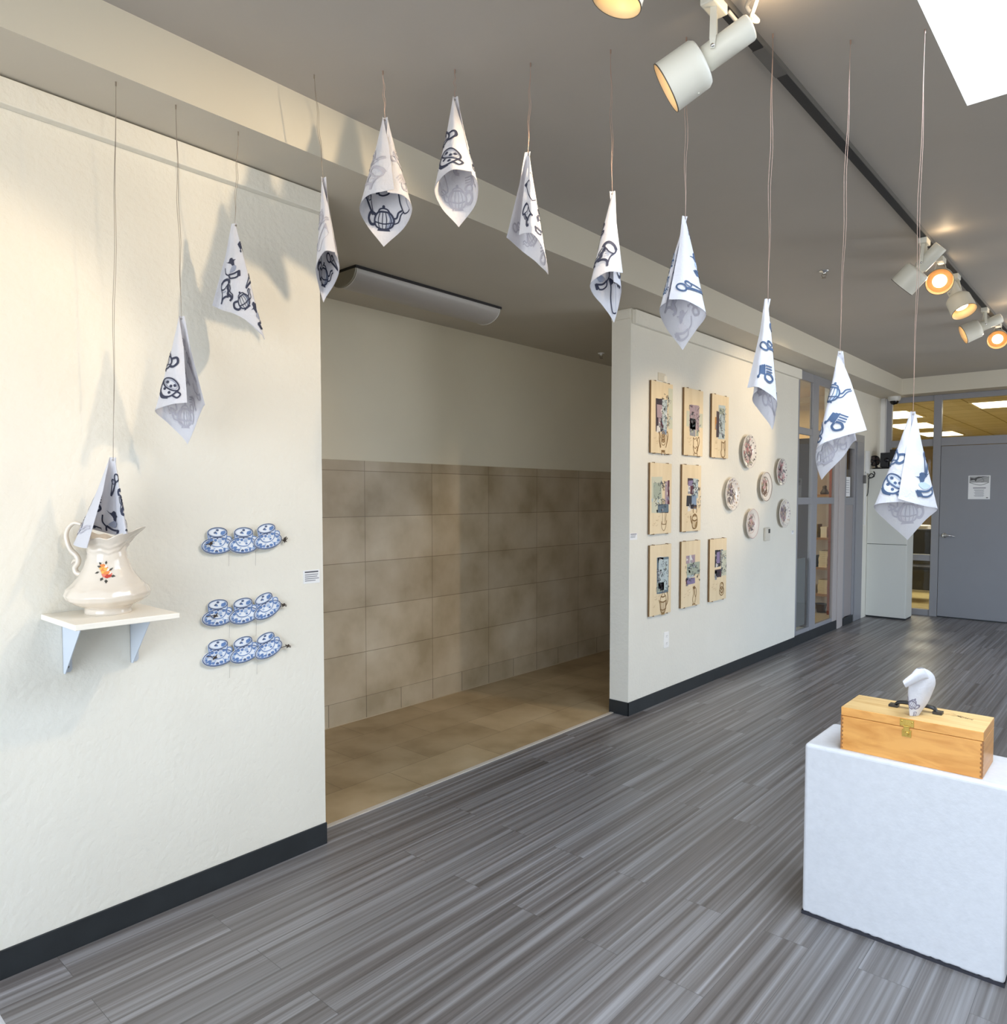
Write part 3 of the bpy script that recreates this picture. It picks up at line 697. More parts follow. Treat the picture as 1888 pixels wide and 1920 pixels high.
def cups(label, cs, tip, knot):
    c0 = at(*cs[0][:2], x=.012); rt = root('cup_cut_out', (0, c0.y, c0.z), label, 'wall art', 'strips of cut out cups')
    for j, (u, v, rot) in enumerate(cs):
        c = at(u, v, x=.012); a = math.radians(rot); x0 = .010+.0032*j
        def f(X, Y, off, c=c, a=a, x0=x0): return V3((x0+off, c.y+X*math.cos(a)-Y*math.sin(a), c.z+X*math.sin(a)+Y*math.cos(a)))
        m = MB()
        m.prism([f(x, y, 0) for x, y in ell(.063, .033)], (.002,0,0)); m.prism([f(x, y, .001) for x, y in CUPB], (.0022,0,0)); m.prism([f(x, y, .001) for x, y in ell(.014, .013, .043, .022, 16)], (.002,0,0))
        cup_art().put(m, f, {'b': 1, 'd': 2, 'l': 3}, step=.02, pitch=.0014, off=.0023)
        cup_art2().put(m, f, {'b': 1, 'd': 2, 'l': 3}, step=.02, pitch=.0014, off=.0036)
        m.build('cup_picture', [PANEL, BLU, BLD, BLL], rt)
    def knotw(p, n, s, seed):
        q = random.Random(seed); m = MB()
        for _ in range(n):
            d = V3((q.uniform(0,.3), q.uniform(-1,1), q.uniform(-1,1)))*s
            m.tube(spline([(p-d*.6)[:], (p+V3((s*.5, q.uniform(-.3,.3)*s, q.uniform(-.3,.3)*s)))[:], (p+d)[:]], 4), .0017, 5)
        return m
    e = at(*tip, x=.014); st = at(cs[2][0]+18, cs[2][1]+1, x=.014)
    m = knotw(e, 7, .013, len(label)); m.tube(spline([st[:], ((st+e)*.5+V3((0,0,.002)))[:], e[:]], 4), .0014, 6); m.build('wire_twist', TW, rt)
    e = at(*knot, x=.022); m = knotw(e, 7, .012, len(label)+3); w0 = at(cs[0][0]-22, cs[0][1]-2, x=.016); m.tube([w0, e], .0014, 6); m.build('wire_twist', TW, rt)
    for j, (u, v) in enumerate(((cs[0][0]+22, cs[0][1]+14), (cs[1][0]+24, cs[1][1]+10))):
        p = at(u, v, x=.006); m = MB(); m.tube([p, p-V3((0,.002,.05+.01*j))], .0006, 5); m.build('loose_wire', mat('thin_wire', lin(176,168,158), .4, .5), rt)
cups('topmost strip of three blue and white cup cut-outs on the left wall', [(407.5,1023,0),(455.5,1022,-1),(500.4,1014,8)], (534,1012), (395,1019))
cups('middle strip of three blue and white cup cut-outs on the left wall', [(408.5,1158,0),(456.5,1154,5),(499.8,1143,20)], (531,1134), (404,1154))
cups('lowest strip of three blue and white cup cut-outs on the left wall', [(409,1233,1),(458,1226,9),(502,1217,16)], (539,1211), (403,1232))

# ------------------------------------------------------------------ small cards and fittings on the walls
CARD = mat('card_white', lin(236,236,236), .6); GREYINK = mat('grey_text', lin(150,150,156), .7); DGREY = mat('dark_text', lin(84,84,92), .7)
def card(label, y0, y1, z0, z1, dark=True, n=4):
    rt = MB(); rt.box(.0005, .002, y0, y1, z0, z1)
    k = Ink(); W_, H_ = y1-y0, z1-z0
    if dark: k.line([(W_*.08,H_*.86),(W_*.9,H_*.86)], H_*.1, 'd', False)
    q = random.Random(int(y0*100))
    for i in range(n): k.line([(W_*.08,H_*(.66-i*.15)),(W_*q.uniform(.7,.94),H_*(.66-i*.15))], H_*.07, 'g', False)
    k.put(rt, lambda X, Y, o: V3((.002+o, y0+X, z0+Y)), {'d': 1, 'g': 2}, step=.05, off=.0003)
    tag(rt.build('label_card', [CARD, DGREY, GREYINK]), label, 'label')
card('white label card with a grey text block at the end of the left wall', 1.712, 1.792, 1.136, 1.192)
card('tiny white label card beside the left edge of the boards', 4.258, 4.352, 1.205, 1.25, True, 3)
card('tiny label card below the decorated plates near the glazed screen', 7.24, 7.29, 1.13, 1.165, True, 2)
# ------------------------------------------------------------------ collage boards
BW_, BH_ = .305, .502
PAL = {k: mat('collage_'+k, lin(*c), .6) for k, c in dict(dark=(58,46,56), maroon=(96,48,60), mauve=(172,150,156), blue=(132,152,176), pale=(186,198,198), grey=(146,146,150), white=(226,222,216), ochre=(196,140,70), vellum=(204,204,182), green=(168,176,158), black=(44,44,50), purple=(140,126,160), slate=(98,116,128)).items()}
BRN = mat('sepia_ink', lin(132,100,56), .7); BRNL = mat('sepia_wash', lin(168,136,84), .7)
BMATS = [BIRCH, BRN, BRNL]+[PAL[k] for k in PAL]; BIDX = {'ink': 1, 'wash': 2}; BIDX.update({k: i+3 for i, k in enumerate(PAL)})
def urn():
    k = Ink()
    k.line([(-.75,.75),(-.6,.55),(-.62,.1),(-.4,-.45)], .06).line([(-.68,.8),(-.45,.5),(-.5,.05),(-.35,-.4)], .05)
    k.line([(.5,.75),(.62,.85),(.75,.55),(.62,.1),(.4,-.4)], .06).line([(.5,.6),(.6,.3),(.45,-.3)], .05)
    for y in (.62, .2): k.ring(0, y, .26, .2, .05).ring(.02, y-.02, .12, .1, .04).ring(0, y-.22, .3, .2, .04)
    k.fill([(-.3,-.6),(.3,-.6),(.26,-.8),(-.26,-.8)]).line([(-.3,-.8),(-.2,-1)], .08, smooth=False).line([(.3,-.8),(.2,-1)], .08, smooth=False)
    return k
def creamjug():
    k = Ink()
    k.line([(-.5,.7),(-.45,.2),(-.5,-.2),(-.3,-.6),(0,-.75),(.3,-.6),(.45,-.2),(.4,.3)], .06).line([(-.5,.7),(-.2,.55),(.1,.7),(.4,.3)], .05)
    k.line([(.35,.6),(.6,.8),(.7,.3),(.4,-.25)], .06).line([(-.45,-.1),(-.1,-.3),(.2,-.1),(.4,-.3)], .05).fill([(.1,-.6),(.35,-.5),(.44,-.1),(.3,-.2)])
    k.line([(-.3,-.7),(-.4,-.95)], .07, smooth=False).line([(.25,-.7),(.35,-.95)], .07, smooth=False).disc(.2, .5, .08)
    return k
def tankard():
    k = Ink()
    k.line([(-.4,.8),(-.3,.1),(-.5,-.3),(-.3,-.75),(.1,-.8),(.4,-.6),(.4,-.2),(.2,.2),(.25,.75)], .08).line([(-.4,.8),(0,.68),(.3,.78),(.45,.9),(.5,.1),(.38,-.3)], .07)
    k.fill([(-.3,-.7),(.1,-.8),(.4,-.6),(.3,-.72),(0,-.9)])
    return k
def gravy():
    k = Ink()
    k.line([(-.45,.2),(-.4,-.4),(0,-.75),(.4,-.4),(.5,.2)], .04).line([(-.45,.1),(-.3,-.1),(.4,-.1),(.55,.25)], .06).line([(-.3,1),(-.25,0)], .03).line([(.25,1),(.2,.3),(.3,0)], .04).line([(.5,.9),(.35,.2)], .04)
    return k
def kettle():
    k = Ink()
    k.line([(-.35,.3),(-.45,-.2),(-.3,-.75),(.3,-.75),(.55,-.3),(.45,.3),(.05,.5)], .09, closed=True).line([(-.4,0),(0,-.1),(.5,0)], .09).fill([(.1,-.7),(.4,-.65),(.5,-.2),(.3,-.2)], 'wash')
    k.line([(-.4,-.4),(-.65,-.1),(-.75,.4)], .11).ring(.06, .85, .36, .32, .07, a0=-40, a1=220).line([(-.2,.3),(.05,.38),(.32,.3)], .06).disc(.05, .52, .07)
    for x in (-.2, .05, .3): k.line([(x,-.1),(x*.9,-.7)], .03)
    return k
def bigpot():
    k = Ink()
    k.line([(-.5,.15),(-.42,-.5),(-.2,-.85),(.2,-.85),(.45,-.5),(.55,.15)], .06).line([(-.5,.15),(0,.05),(.55,.15)], .08).line([(-.35,.55),(0,.48),(.4,.55)], .08).line([(-.5,.15),(-.35,.55),(-.15,.7),(-.1,.9)], .05).line([(.55,.15),(.4,.55),(.2,.7),(.15,.9)], .05)
    k.disc(.03, 1, .09).line([(.5,-.3),(.8,.1),(.75,.7),(.55,.85)], .07).line([(-.45,-.1),(-.7,.3)], .06)
    for x in (-.3, -.1, .1, .32): k.line([(x*1.1,.08),(x*1.2,-.3),(x*.7,-.8)], .04)
    k.fill([(-.25,-.8),(.25,-.8),(.3,-1),(-.3,-1)], 'wash').line([(-.48,-.5),(0,-.62),(.5,-.5)], .06)
    return k
def vase():
    k = Ink()
    k.fill([(-.3,.9),(.1,1),(.4,.75),(.1,.65),(-.2,.7)]).line([(-.2,.7),(-.05,.3),(-.3,-.3),(-.15,-.7)], .06).line([(.1,.65),(.15,.2),(.35,-.3),(.15,-.7)], .06).line([(.4,.75),(.5,.2),(.3,-.2)], .06)
    k.fill([(-.3,-.75),(.25,-.75),(.35,-.95),(0,-.85),(-.35,-.95)])
    return k
def knotpot():
    k = Ink()
    k.ring(0, .4, .45, .38, .09).ring(0, -.25, .6, .5, .09).ring(.1, .1, .3, .6, .07).line([(-.5,-.1),(0,-.5),(.4,0)], .08).disc(0, -.05, .1)
    return k
BOARDS = [
 ('top left', 4.497, 2.308, urn, (.56,.16,.2), [('dark',.2,.24,.56,.7),('mauve',.25,.32,.5,.5),('mauve',.33,.5,.42,.64),('maroon',.42,.48,.56,.66),('white',.26,.62,.42,.71),('pale',.5,.24,.74,.66),('blue',.5,.58,.72,.72),('vellum',.78,.06,.99,.64)], (.5,.12,.84,.62,12)),
 ('top middle', 4.977, 2.312, creamjug, (.62,.16,.18), [('vellum',.12,.34,.98,.57),('mauve',.28,.24,.78,.6),('dark',.3,.24,.42,.28),('maroon',.55,.26,.78,.32),('grey',.3,.44,.6,.7),('pale',.34,.5,.54,.66),('green',.64,.56,.76,.7)], (.26,.26,.8,.62,14)),
 ('top right', 5.436, 2.314, tankard, (.68,.14,.17), [('ochre',.18,.36,.34,.56),('dark',.26,.26,.42,.68),('pale',.38,.16,.78,.7),('slate',.44,.58,.7,.7),('green',.42,.2,.72,.3)], (.36,.2,.78,.62,14)),
 ('middle left', 4.492, 1.737, gravy, (.64,.15,.16), [('vellum',.06,.2,.55,.7),('green',.14,.28,.5,.5),('mauve',.68,.26,.82,.6),('maroon',.8,.24,.9,.58),('slate',.36,.58,.86,.7),('grey',.5,.62,.82,.68),('dark',.3,.66,.86,.7)], (.18,.24,.7,.6,13)),
 ('middle right', 4.957, 1.739, kettle, (.66,.17,.18), [('dark',.28,.2,.58,.3),('purple',.32,.24,.56,.32),('maroon',.42,.3,.6,.44),('white',.3,.32,.44,.44),('black',.24,.46,.5,.62),('blue',.44,.46,.76,.66),('pale',.56,.2,.84,.5),('dark',.46,.6,.78,.66),('white',.3,.58,.46,.7)], (.5,.2,.95,.62,13)),
 ('bottom left', 4.498, 1.156, bigpot, (.62,.16,.19), [('slate',.32,.18,.88,.7),('pale',.4,.22,.86,.66),('grey',.36,.34,.7,.56),('white',.36,.17,.62,.26),('green',.34,.54,.66,.68)], (.3,.24,.86,.68,18)),
 ('bottom middle', 4.958, 1.162, vase, (.68,.15,.17), [('mauve',.24,.22,.72,.34),('white',.42,.21,.52,.34),('green',.28,.34,.98,.52),('pale',.3,.34,.7,.56),('purple',.3,.56,.72,.66),('maroon',.24,.56,.36,.68)], (.2,.34,.96,.6,14)),
 ('bottom right', 5.43, 1.159, knotpot, (.72,.17,.15), [('black',.3,.18,.64,.46),('purple',.4,.22,.58,.4),('white',.36,.4,.48,.46),('dark',.3,.5,.68,.62),('vellum',.7,.2,.99,.62),('slate',.66,.18,.78,.6),('grey',.3,.52,.42,.66)], (.62,.2,.98,.6,10))]
LB = {'top left': 'wooden board at top left of eight, maroon and blue collage above a drawn urn',
 'top middle': 'wooden board, middle of the top row, mauve collage above a footed cream jug',
 'top right': 'wooden board, right end of the top row, ochre edged collage above a tankard',
 'middle left': 'wooden board, left one of the middle row, pale green collage above a faint sauce boat',
 'middle right': 'wooden board, right one of the middle row, black and white collage above a kettle',
 'bottom left': 'wooden board at bottom left of eight, slate collage above a ribbed lidded pot',
 'bottom middle': 'wooden board, middle of the bottom row, mauve topped collage above a thin vase',
 'bottom right': 'wooden board at bottom right of eight, dark photo collage above a round pot'}
for bi, (nm, y0, zt, ves, (vx, vy, vs), patches, scr) in enumerate(BOARDS):
    rt = root('collage_board', (0, y0+BW_/2, zt-BH_), LB[nm], 'picture', 'wooden collage boards')
    m = MB(); m.box(.004, .018, y0, y0+BW_, zt-BH_, zt)
    m.m = [1, 1, 1, 1, 1, 0]; edge = MB(); edge.box(.002, .0178, y0, y0+BW_, zt-BH_, zt); edge.m = [1]*6
    k = Ink(); q = random.Random(bi*7+2)
    fx = lambda x: x*BW_
    fy = lambda y: BH_*(1-y)
    for c, x0, ya, x1, yb in patches:
        P = [(fx(x0+q.uniform(-.015,.015)), fy(yb)), (fx(x1+q.uniform(-.015,.015)), fy(yb+q.uniform(-.01,.01))), (fx(x1), fy(ya+q.uniform(-.01,.01))), (fx(x0), fy(ya))]
        k.fill(P, c)
        for _ in range(5):
            xx, yy = q.uniform(x0, x1-.04), q.uniform(ya, yb-.02); k.fill([(fx(xx), fy(yy)), (fx(min(x1, xx+q.uniform(.03,.1))), fy(yy+.01)), (fx(min(x1, xx+q.uniform(.03,.1))), fy(min(yb, yy+q.uniform(.02,.06)))), (fx(xx), fy(min(yb, yy+.04)))], q.choice({'dark': ('black','maroon'), 'pale': ('green','blue','white'), 'vellum': ('vellum','pale'), 'mauve': ('grey','white','purple')}.get(c, (c, 'grey'))))
    sx0, sy0, sx1, sy1, ns = scr
    for _ in range(ns*3):
        x, y = q.uniform(sx0, sx1), q.uniform(sy0, sy1); a = .06
        k.line([(fx(x), fy(y)), (fx(min(.99, x+q.uniform(-a,a))), fy(y+q.uniform(.0,.03))), (fx(min(.99, x+q.uniform(-a,a*1.5))), fy(y+q.uniform(-.02,.04))), (fx(min(.99, x+q.uniform(-a,a))), fy(y+q.uniform(.01,.06)))], q.uniform(.0016,.0042), q.choice(('black','dark','slate','black')))
    vk = ves(); vk.st = [(p, w*1.35, m_) for p, w, m_ in vk.st]
    k.place(vk, vx*BW_, vy*BH_, vs*BW_*1.5)
    for _ in range(6): x, y = q.uniform(.1,.4), q.uniform(.72,.9); k.line([(fx(x), fy(y)), (fx(x+.05), fy(y+.01)), (fx(x+.1), fy(y-.01))], .0014, 'wash')
    face = MB(); face.m = []
    MBX = m
    k.put(MBX, lambda X, Y, o: V3((.018+o, y0+X, zt-BH_+Y)), {a: b+1 for a, b in BIDX.items()}, step=.05, pitch=.002, off=.0003, lift=.00009)
    MBX.build('board_panel', [BIRCH, BIRCHEDGE]+BMATS[1:], rt)
    for yy in (.055, .25):
        for zz, s in ((zt+.0025, 1), (zt-BH_-.0025, -1)):
            b = MB(); b.box(.003, .021, y0+yy-.006, y0+yy+.006, zz-.002, zz+.002); b.box(.0182, .021, y0+yy-.004, y0+yy+.004, min(zz, zz-s*.005), max(zz, zz-s*.005)); b.build('clip', mat('brown_clip', lin(142,112,76), .6), rt)

# ------------------------------------------------------------------ plates
POR = mat('plate_porcelain', lin(232,224,214), .22, coat=.3)
PC = {k: mat('plate_'+k, lin(*c), .4) for k, c in dict(grey=(148,138,132), dgrey=(104,96,98), rose=(176,112,114), pink=(204,164,162), purple=(140,124,138), olive=(160,156,136), sand=(196,172,146), brown=(132,106,88)).items()}
PIDX = {k: i+1 for i, k in enumerate(PC)}
def plate(label, y, z, r, style, cols, seed):
    rt = root('wall_plate', (.002, y, z), label, 'plate', 'decorated plates on the right wall')
    sc = .012 if style in ('lobed', 'open') else .0
    def rad(rho, a): return rho*(1+sc*math.cos(a*8)*(rho/r)**6)
    prof = [(0,.012),(.5,.012),(.6,.0125),(.66,.017),(.72,.021),(.86,.026),(.97,.031),(1,.0305)]
    def hh(x):
        for (a, b_), (c, d) in zip(prof, prof[1:]):
            if x <= c: return b_+(d-b_)*(x-a)/(c-a)
        return prof[-1][1]
    SEG = 72
    def pt(X, Y, off): 
        rho = math.hypot(X, Y); a = math.atan2(Y, X); rr_ = rad(rho, a)
        return V3((.002+hh(min(1, rho/r))+off, y+math.cos(a)*rr_, z+math.sin(a)*rr_))
    m = MB(); rs = [0.001, .2, .4, .5, .58, .62, .66, .7, .74, .8, .86, .92, .97, 1]
    rows = [[pt(q*r*math.cos(6.28318*k/SEG), q*r*math.sin(6.28318*k/SEG), 0) for k in range(SEG)] for q in rs]
    back = [[pt(q*r*math.cos(6.28318*k/SEG), q*r*math.sin(6.28318*k/SEG), -.005) for k in range(SEG)] for q in reversed(rs)]
    m.grid(rows+back, 0, True, True)
    foot = .55*r; m.grid([[V3((x, y+foot*s*math.cos(6.28318*k/SEG), z+foot*s*math.sin(6.28318*k/SEG))) for k in range(SEG)] for x, s in ((.009,1),(.0025,1),(.0025,.93),(.009,.93))], 0, True, True)
    k = Ink(); q = random.Random(seed)
    if style == 'rimmed':
        k.ring(0,0,.96*r,.96*r,.004,cols[0]).ring(0,0,.66*r,.66*r,.003,cols[0])
    if style in ('scatter', 'lobed'):
        for i in range(26):
            a = i*.2417+q.uniform(-.08,.08); rr_ = q.uniform(.76,.93)*r
            k.disc(rr_*math.cos(a), rr_*math.sin(a), q.uniform(.004,.012), q.uniform(.004,.009), q.choice(cols[:3]))
    if style == 'open': k.ring(0,0,.97*r,.97*r,.003,cols[1]).ring(0,0,.64*r,.64*r,.002,cols[1])
    n = {'scatter': 78, 'lobed': 60, 'open': 40, 'rimmed': 60}[style]; R0 = {'scatter': .74, 'lobed': .6, 'open': .52, 'rimmed': .56}[style]*r
    for i in range(n):
        a = q.uniform(0, 6.28); rr_ = R0*math.sqrt(q.uniform(0,1)); x, y_ = rr_*math.cos(a)*.85, rr_*math.sin(a)
        c = q.choice(cols)
        if y_ < -.25*R0 and style == 'rimmed': c = cols[0]
        b = q.uniform(0, 3.14); l = q.uniform(.008,.026); w = q.uniform(.006,.013)
        k.fill([(x+l*math.cos(b), y_+l*math.sin(b)), (x-w*math.sin(b), y_+w*math.cos(b)), (x-l*math.cos(b), y_-l*math.sin(b)), (x+w*math.sin(b), y_-w*math.cos(b))], c, True)
    for i in range(7):
        a = i*.9; k.disc(.012*math.cos(a)-.004, .016*math.sin(a)+.012, .011, .013, cols[-1])
    for i in range(9):
        a = q.uniform(0,6.28); x, y_ = .4*r*math.cos(a), .4*r*math.sin(a)
        k.line([(x,y_),(x+q.uniform(-.03,.03),y_+q.uniform(-.03,.03)),(x+q.uniform(-.05,.05),y_+q.uniform(-.05,.05))], .0025, 'dgrey')
    k.put(m, pt, PIDX, step=.008, pitch=.0022, off=.0005, inside=lambda X, Y: math.hypot(X, Y) < r*.985)
    m.build('plate_body', [POR]+[PC[c] for c in PC], rt)
    h = MB(); h.tube([(.004,y,z+.6*r),(.0035,y,z+.4*r)], .0012, 5); h.build('plate_hanger', WIRE, rt)
plate('highest of six wall plates, with a dense grey and red floral pattern', 6.14, 1.888, .1445, 'scatter', ['grey','dgrey','olive','pink','rose'], 1)
plate('scalloped wall plate nearest the wooden boards, with a dark purple grey centre', 5.816, 1.522, .138, 'lobed', ['grey','purple','sand','dgrey','purple'], 2)
plate('middle one of six wall plates, brown olive centre inside a plain cream rim', 6.515, 1.589, .134, 'rimmed', ['brown','sand','pink','olive','pink'], 3)
plate('upper right of six wall plates, dark leaves round a red flower', 6.89, 1.731, .127, 'scatter', ['dgrey','grey','pink','purple','rose'], 4)
plate('palest wall plate, directly left of the thermostat, with a small grey flower centre', 6.229, 1.263, .131, 'open', ['grey','pink','sand','dgrey','pink'], 5)
plate('lower right of six wall plates, with purple flowers, right of the thermostat', 6.979, 1.340, .134, 'lobed', ['purple','grey','sand','pink','purple'], 8)

# thermostat, outlet, bracket on the right wall
th = root('thermostat', (0, 6.6, 1.155), 'slim white thermostat with a small dark screen below the plates', 'thermostat')
m = MB(); m.box(.0005, .024, 6.545, 6.648, 1.095, 1.215); m.build('thermostat_body', mat('thermostat_plastic', lin(214,208,194), .45), th, .006, 3)
m = MB(); m.box(.022, .0252, 6.6, 6.64, 1.165, 1.203); m.build('screen', mat('dark_screen', lin(70,72,70), .2), th)
ou = root('power_outlet', (0, 4.77, .45), 'white power outlet on the wall below the wooden boards', 'outlet')
m = MB(); m.box(.0003, .006, 4.733, 4.805, .393, .51); m.build('cover_plate', mat('outlet_white', lin(244,242,238), .4), ou, .002)
for z in (.425, .478):
    m = MB(); m.prism([(.006, 4.769+.017*math.cos(a*.3927), z+.015*math.sin(a*.3927)) for a in range(16)], (.002,0,0)); s = m.build('socket', mat('outlet_white', lin(244,242,238), .4), ou)
    m = MB(); m.box(.0075, .0083, 4.761, 4.763, z-.002, z+.007); m.box(.0075, .0083, 4.775, 4.777, z-.002, z+.007); m.box(.0075, .0083, 4.767, 4.771, z-.01, z-.006); m.build('slot', BLACK, s)
br = root('wall_sensor', (0, 4.67, 2.35), 'small clear plastic holder on the wall above the top left board', 'holder')
m = MB(); m.box(.0005, .004, 4.615, 4.72, 2.322, 2.378); m.build('back_plate', mat('clear_plastic', lin(214,206,186), .3), br, .002)
m = MB(); m.box(.0005, .016, 4.685, 4.722, 2.315, 2.36); m.build('clip', mat('milky_plastic', lin(240,232,214), .3), br, .003)
# ------------------------------------------------------------------ track and spotlights
LAMPW = mat('lamp_enamel', lin(222,220,208), .4); LAMPIN = mat('lamp_inner', lin(238,206,158), .35)
BULB = mat('lamp_glass', lin(255,236,200), .2, emit=((1,.78,.48,1), 9))
TX, TZ = 1.65, 2.93
tr = root('lighting_track', (TX, 4, TZ), 'long black lighting track along the grey ceiling', 'lighting track')
m = MB(); m.box(TX-.018, TX+.018, -.6, 9.3, TZ, CZ-.0005); m.build('track_rail', mat('track_edge', lin(110,108,104), .5), tr)
m = MB(); m.box(TX-.0165, TX+.0165, -.6, 2.335, TZ-.003, TZ+.002); m.box(TX-.0165, TX+.0165, 2.53, 9.3, TZ-.003, TZ+.002); m.build('track_slot', mat('track_slot', lin(26,26,30), .5), tr)
m = MB(); m.box(TX-.019, TX+.019, 2.335, 2.53, TZ-.004, TZ+.004); m.build('joiner', mat('track_joiner', lin(96,94,92), .5), tr)
def light(label, y, d, energy=0, ang=50, drop=.155, sc=1., glow=True, cord=False, vent=0):
    rt = root('track_spotlight', (TX, y, TZ), label, 'spotlight', 'spotlights on the ceiling track')
    P = V3((TX, y, TZ-drop*sc)); d = V3(d).normalized()
    side = d.cross(UP).normalized()
    m = MB(); m.box(TX-.022, TX+.022, y-.045, y+.045, TZ-.034, TZ-.0035); ad = m.build('track_adapter', LAMPW, rt, .004)
    rb = .037*sc
    for s in (1, -1):
        m = MB(); top = V3((TX, y, TZ-.03))+side*s*.016; q = P+side*s*(rb+.004)
        fw = side.cross(UP)*.009*sc
        m.prism([top-fw, top+fw, q+V3((0,0,.02))+fw, q+V3((0,0,-.008))+fw*.6, q+V3((0,0,-.008))-fw*.6, q+V3((0,0,.02))-fw], side*s*.003)
        st = m.build('yoke_arm', LAMPW, rt)
        m = MB(); m.lathe([(0, .004), (.004, .0035), (.006, 0)], 14, q+side*s*.003, side*s); m.build('pivot_screw', CHROME, st)
    m = MB(); L0, L1 = -.115*sc, .04*sc
    m.lathe([(0, L0), (rb*.92, L0), (rb, L0+.006), (rb, .022*sc), (rb*.8, .026*sc), (rb*.8, L1)], 32, P, d); m.build('lamp_body', LAMPW, rt)
    m = MB(); R_ = .073*sc; c0, c1 = .034*sc, .152*sc
    m.lathe([(rb*.8, c0), (R_*.86, c0+.002), (R_*.96, c0+.012), (R_*.97, c0+.03), (R_, c1)], 48, P, d, 0)
    m.lathe([(R_, c1), (R_*.965, c1), (R_*.93, c0+.04*sc)], 48, P, d, 1)
    hd_ = m.build('lamp_shade', [LAMPW, LAMPIN], rt)
    m = MB(); m.lathe([(R_+.0006, c1-.002), (R_+.0006, c1+.001), (R_-.001, c1+.001)], 48, P, d); m.build('shade_rim', mat('rim_dark', lin(92,84,74), .5), hd_)
    m = MB(); z = c0+.07*sc
    m.lathe([(R_*.92, z-.03*sc), (R_*.62, z-.012*sc), (R_*.5, z)], 40, P, d); m.build('reflector', LAMPIN, hd_)
    m = MB(); m.lathe([(R_*.52, z-.004*sc), (R_*.5, z+.006*sc), (R_*.3, z+.012*sc), (0.0005, z+.014*sc)], 40, P, d); m.build('lamp_bulb', BULB if glow else mat('lamp_glass_off', lin(120,112,100), .2), hd_)
    if cord:
        m = MB(); a = V3((TX+.02, y+.05, TZ-.02)); b_ = P+d*L0+UP*.02
        m.tube(spline([a[:], (a+V3((.03,.05,-.03)))[:], (b_+V3((.03,-.02,.05)))[:], (b_+V3((-.03,.04,.07)))[:], (b_+V3((.0,.05,.02)))[:], b_[:]], 8), .006, 8); m.build('power_cord', mat('grey_cord', lin(168,166,162), .5), rt)
        m = MB(); q = P+d*.045*sc-UP*rb*.9; m.tube(spline([(q+UP*.02)[:], (q+d*.012)[:], (q-UP*.035+d*.004)[:], (q-UP*.05)[:]], 5), .0028, 6); m.build('tie', LAMPW, rt)
    if vent:
        l = bpy.data.lights.new('vent_glow', 'POINT'); l.energy = vent; l.color = (1,.74,.46); l.shadow_soft_size = .02
        o = bpy.data.objects.new('vent_glow', l); o.location = P+d*(L0-.03)+UP*.01; COL.objects.link(o)
    if energy:
        spot('spot_beam', P+d*(c0+.105*sc), d, energy, ang)
# ------------------------------------------------------------------ fluorescent lamp of the alcove
fl_ = root('ceiling_lamp', (-.755, 3.07, 2.70), 'unlit fluorescent lamp with a curved lens on the alcove ceiling', 'ceiling light')
YA, YB, XC, HW = 2.475, 3.66, -.755, .12
arc = [(XC+HW*math.cos(a*math.pi/16), 2.742-.082*math.sin(a*math.pi/16)) for a in range(17)]
m = MB(); m.grid([[V3((x, y, z)) for x, z in arc] for y in (YA+.012, YB-.012)], 0, True); m.build('lens', mat('acrylic_lens', lin(170,165,160), .35), fl_)
for ya, yb in ((YA, YA+.012), (YB-.012, YB)):
    m = MB(); m.prism([(x, ya, z) for x, z in arc], (0,yb-ya,0)); m.build('end_cap', mat('lens_end', lin(150,146,132), .4), fl_)
    m = MB(); yy = ya-.001 if ya == YB-.012 else yb; m.tube([(XC+(HW+.001)*math.cos(a*math.pi/16), yb if ya == YA else ya, 2.742-.0835*math.sin(a*math.pi/16)) for a in range(17)], .0035, 6); m.build('lens_edge', mat('clear_edge', lin(214,210,204), .3), fl_)
m = MB(); m.box(XC-HW-.006, XC+HW+.006, YA-.002, YB+.004, 2.742, SZ-.0005); m.build('housing', mat('housing_dark', lin(26,24,26), .5), fl_)

# sprinklers
def sprinkler(label, p):
    rt = root('fire_sprinkler', p, label, 'sprinkler'); p = V3(p)
    m = MB(); m.lathe([(.03,-.001),(.028,-.006),(.012,-.008),(.01,-.02)], 20, p); m.build('ceiling_mount', CHROME if p.z > 2.9 else WHITE, rt)
    m = MB(); m.tube(spline([(p+V3((.01,0,-.018)))[:], (p+V3((.014,0,-.03)))[:], (p+V3((.002,0,-.044)))[:]], 4), .002, 6); m.tube(spline([(p+V3((-.01,0,-.018)))[:], (p+V3((-.014,0,-.03)))[:], (p+V3((-.002,0,-.044)))[:]], 4), .002, 6); m.build('yoke', WIRE, rt)
    m = MB(); m.lathe([(0,-.047),(.014,-.047),(.015,-.045),(0,-.044)], 20, p); m.build('deflector', WIRE, rt)
sprinkler('small fire sprinkler on the grey main ceiling', (1.013,4.944,CZ))
sprinkler('small fire sprinkler on the dark alcove ceiling', (-1.011,5.405,SZ))

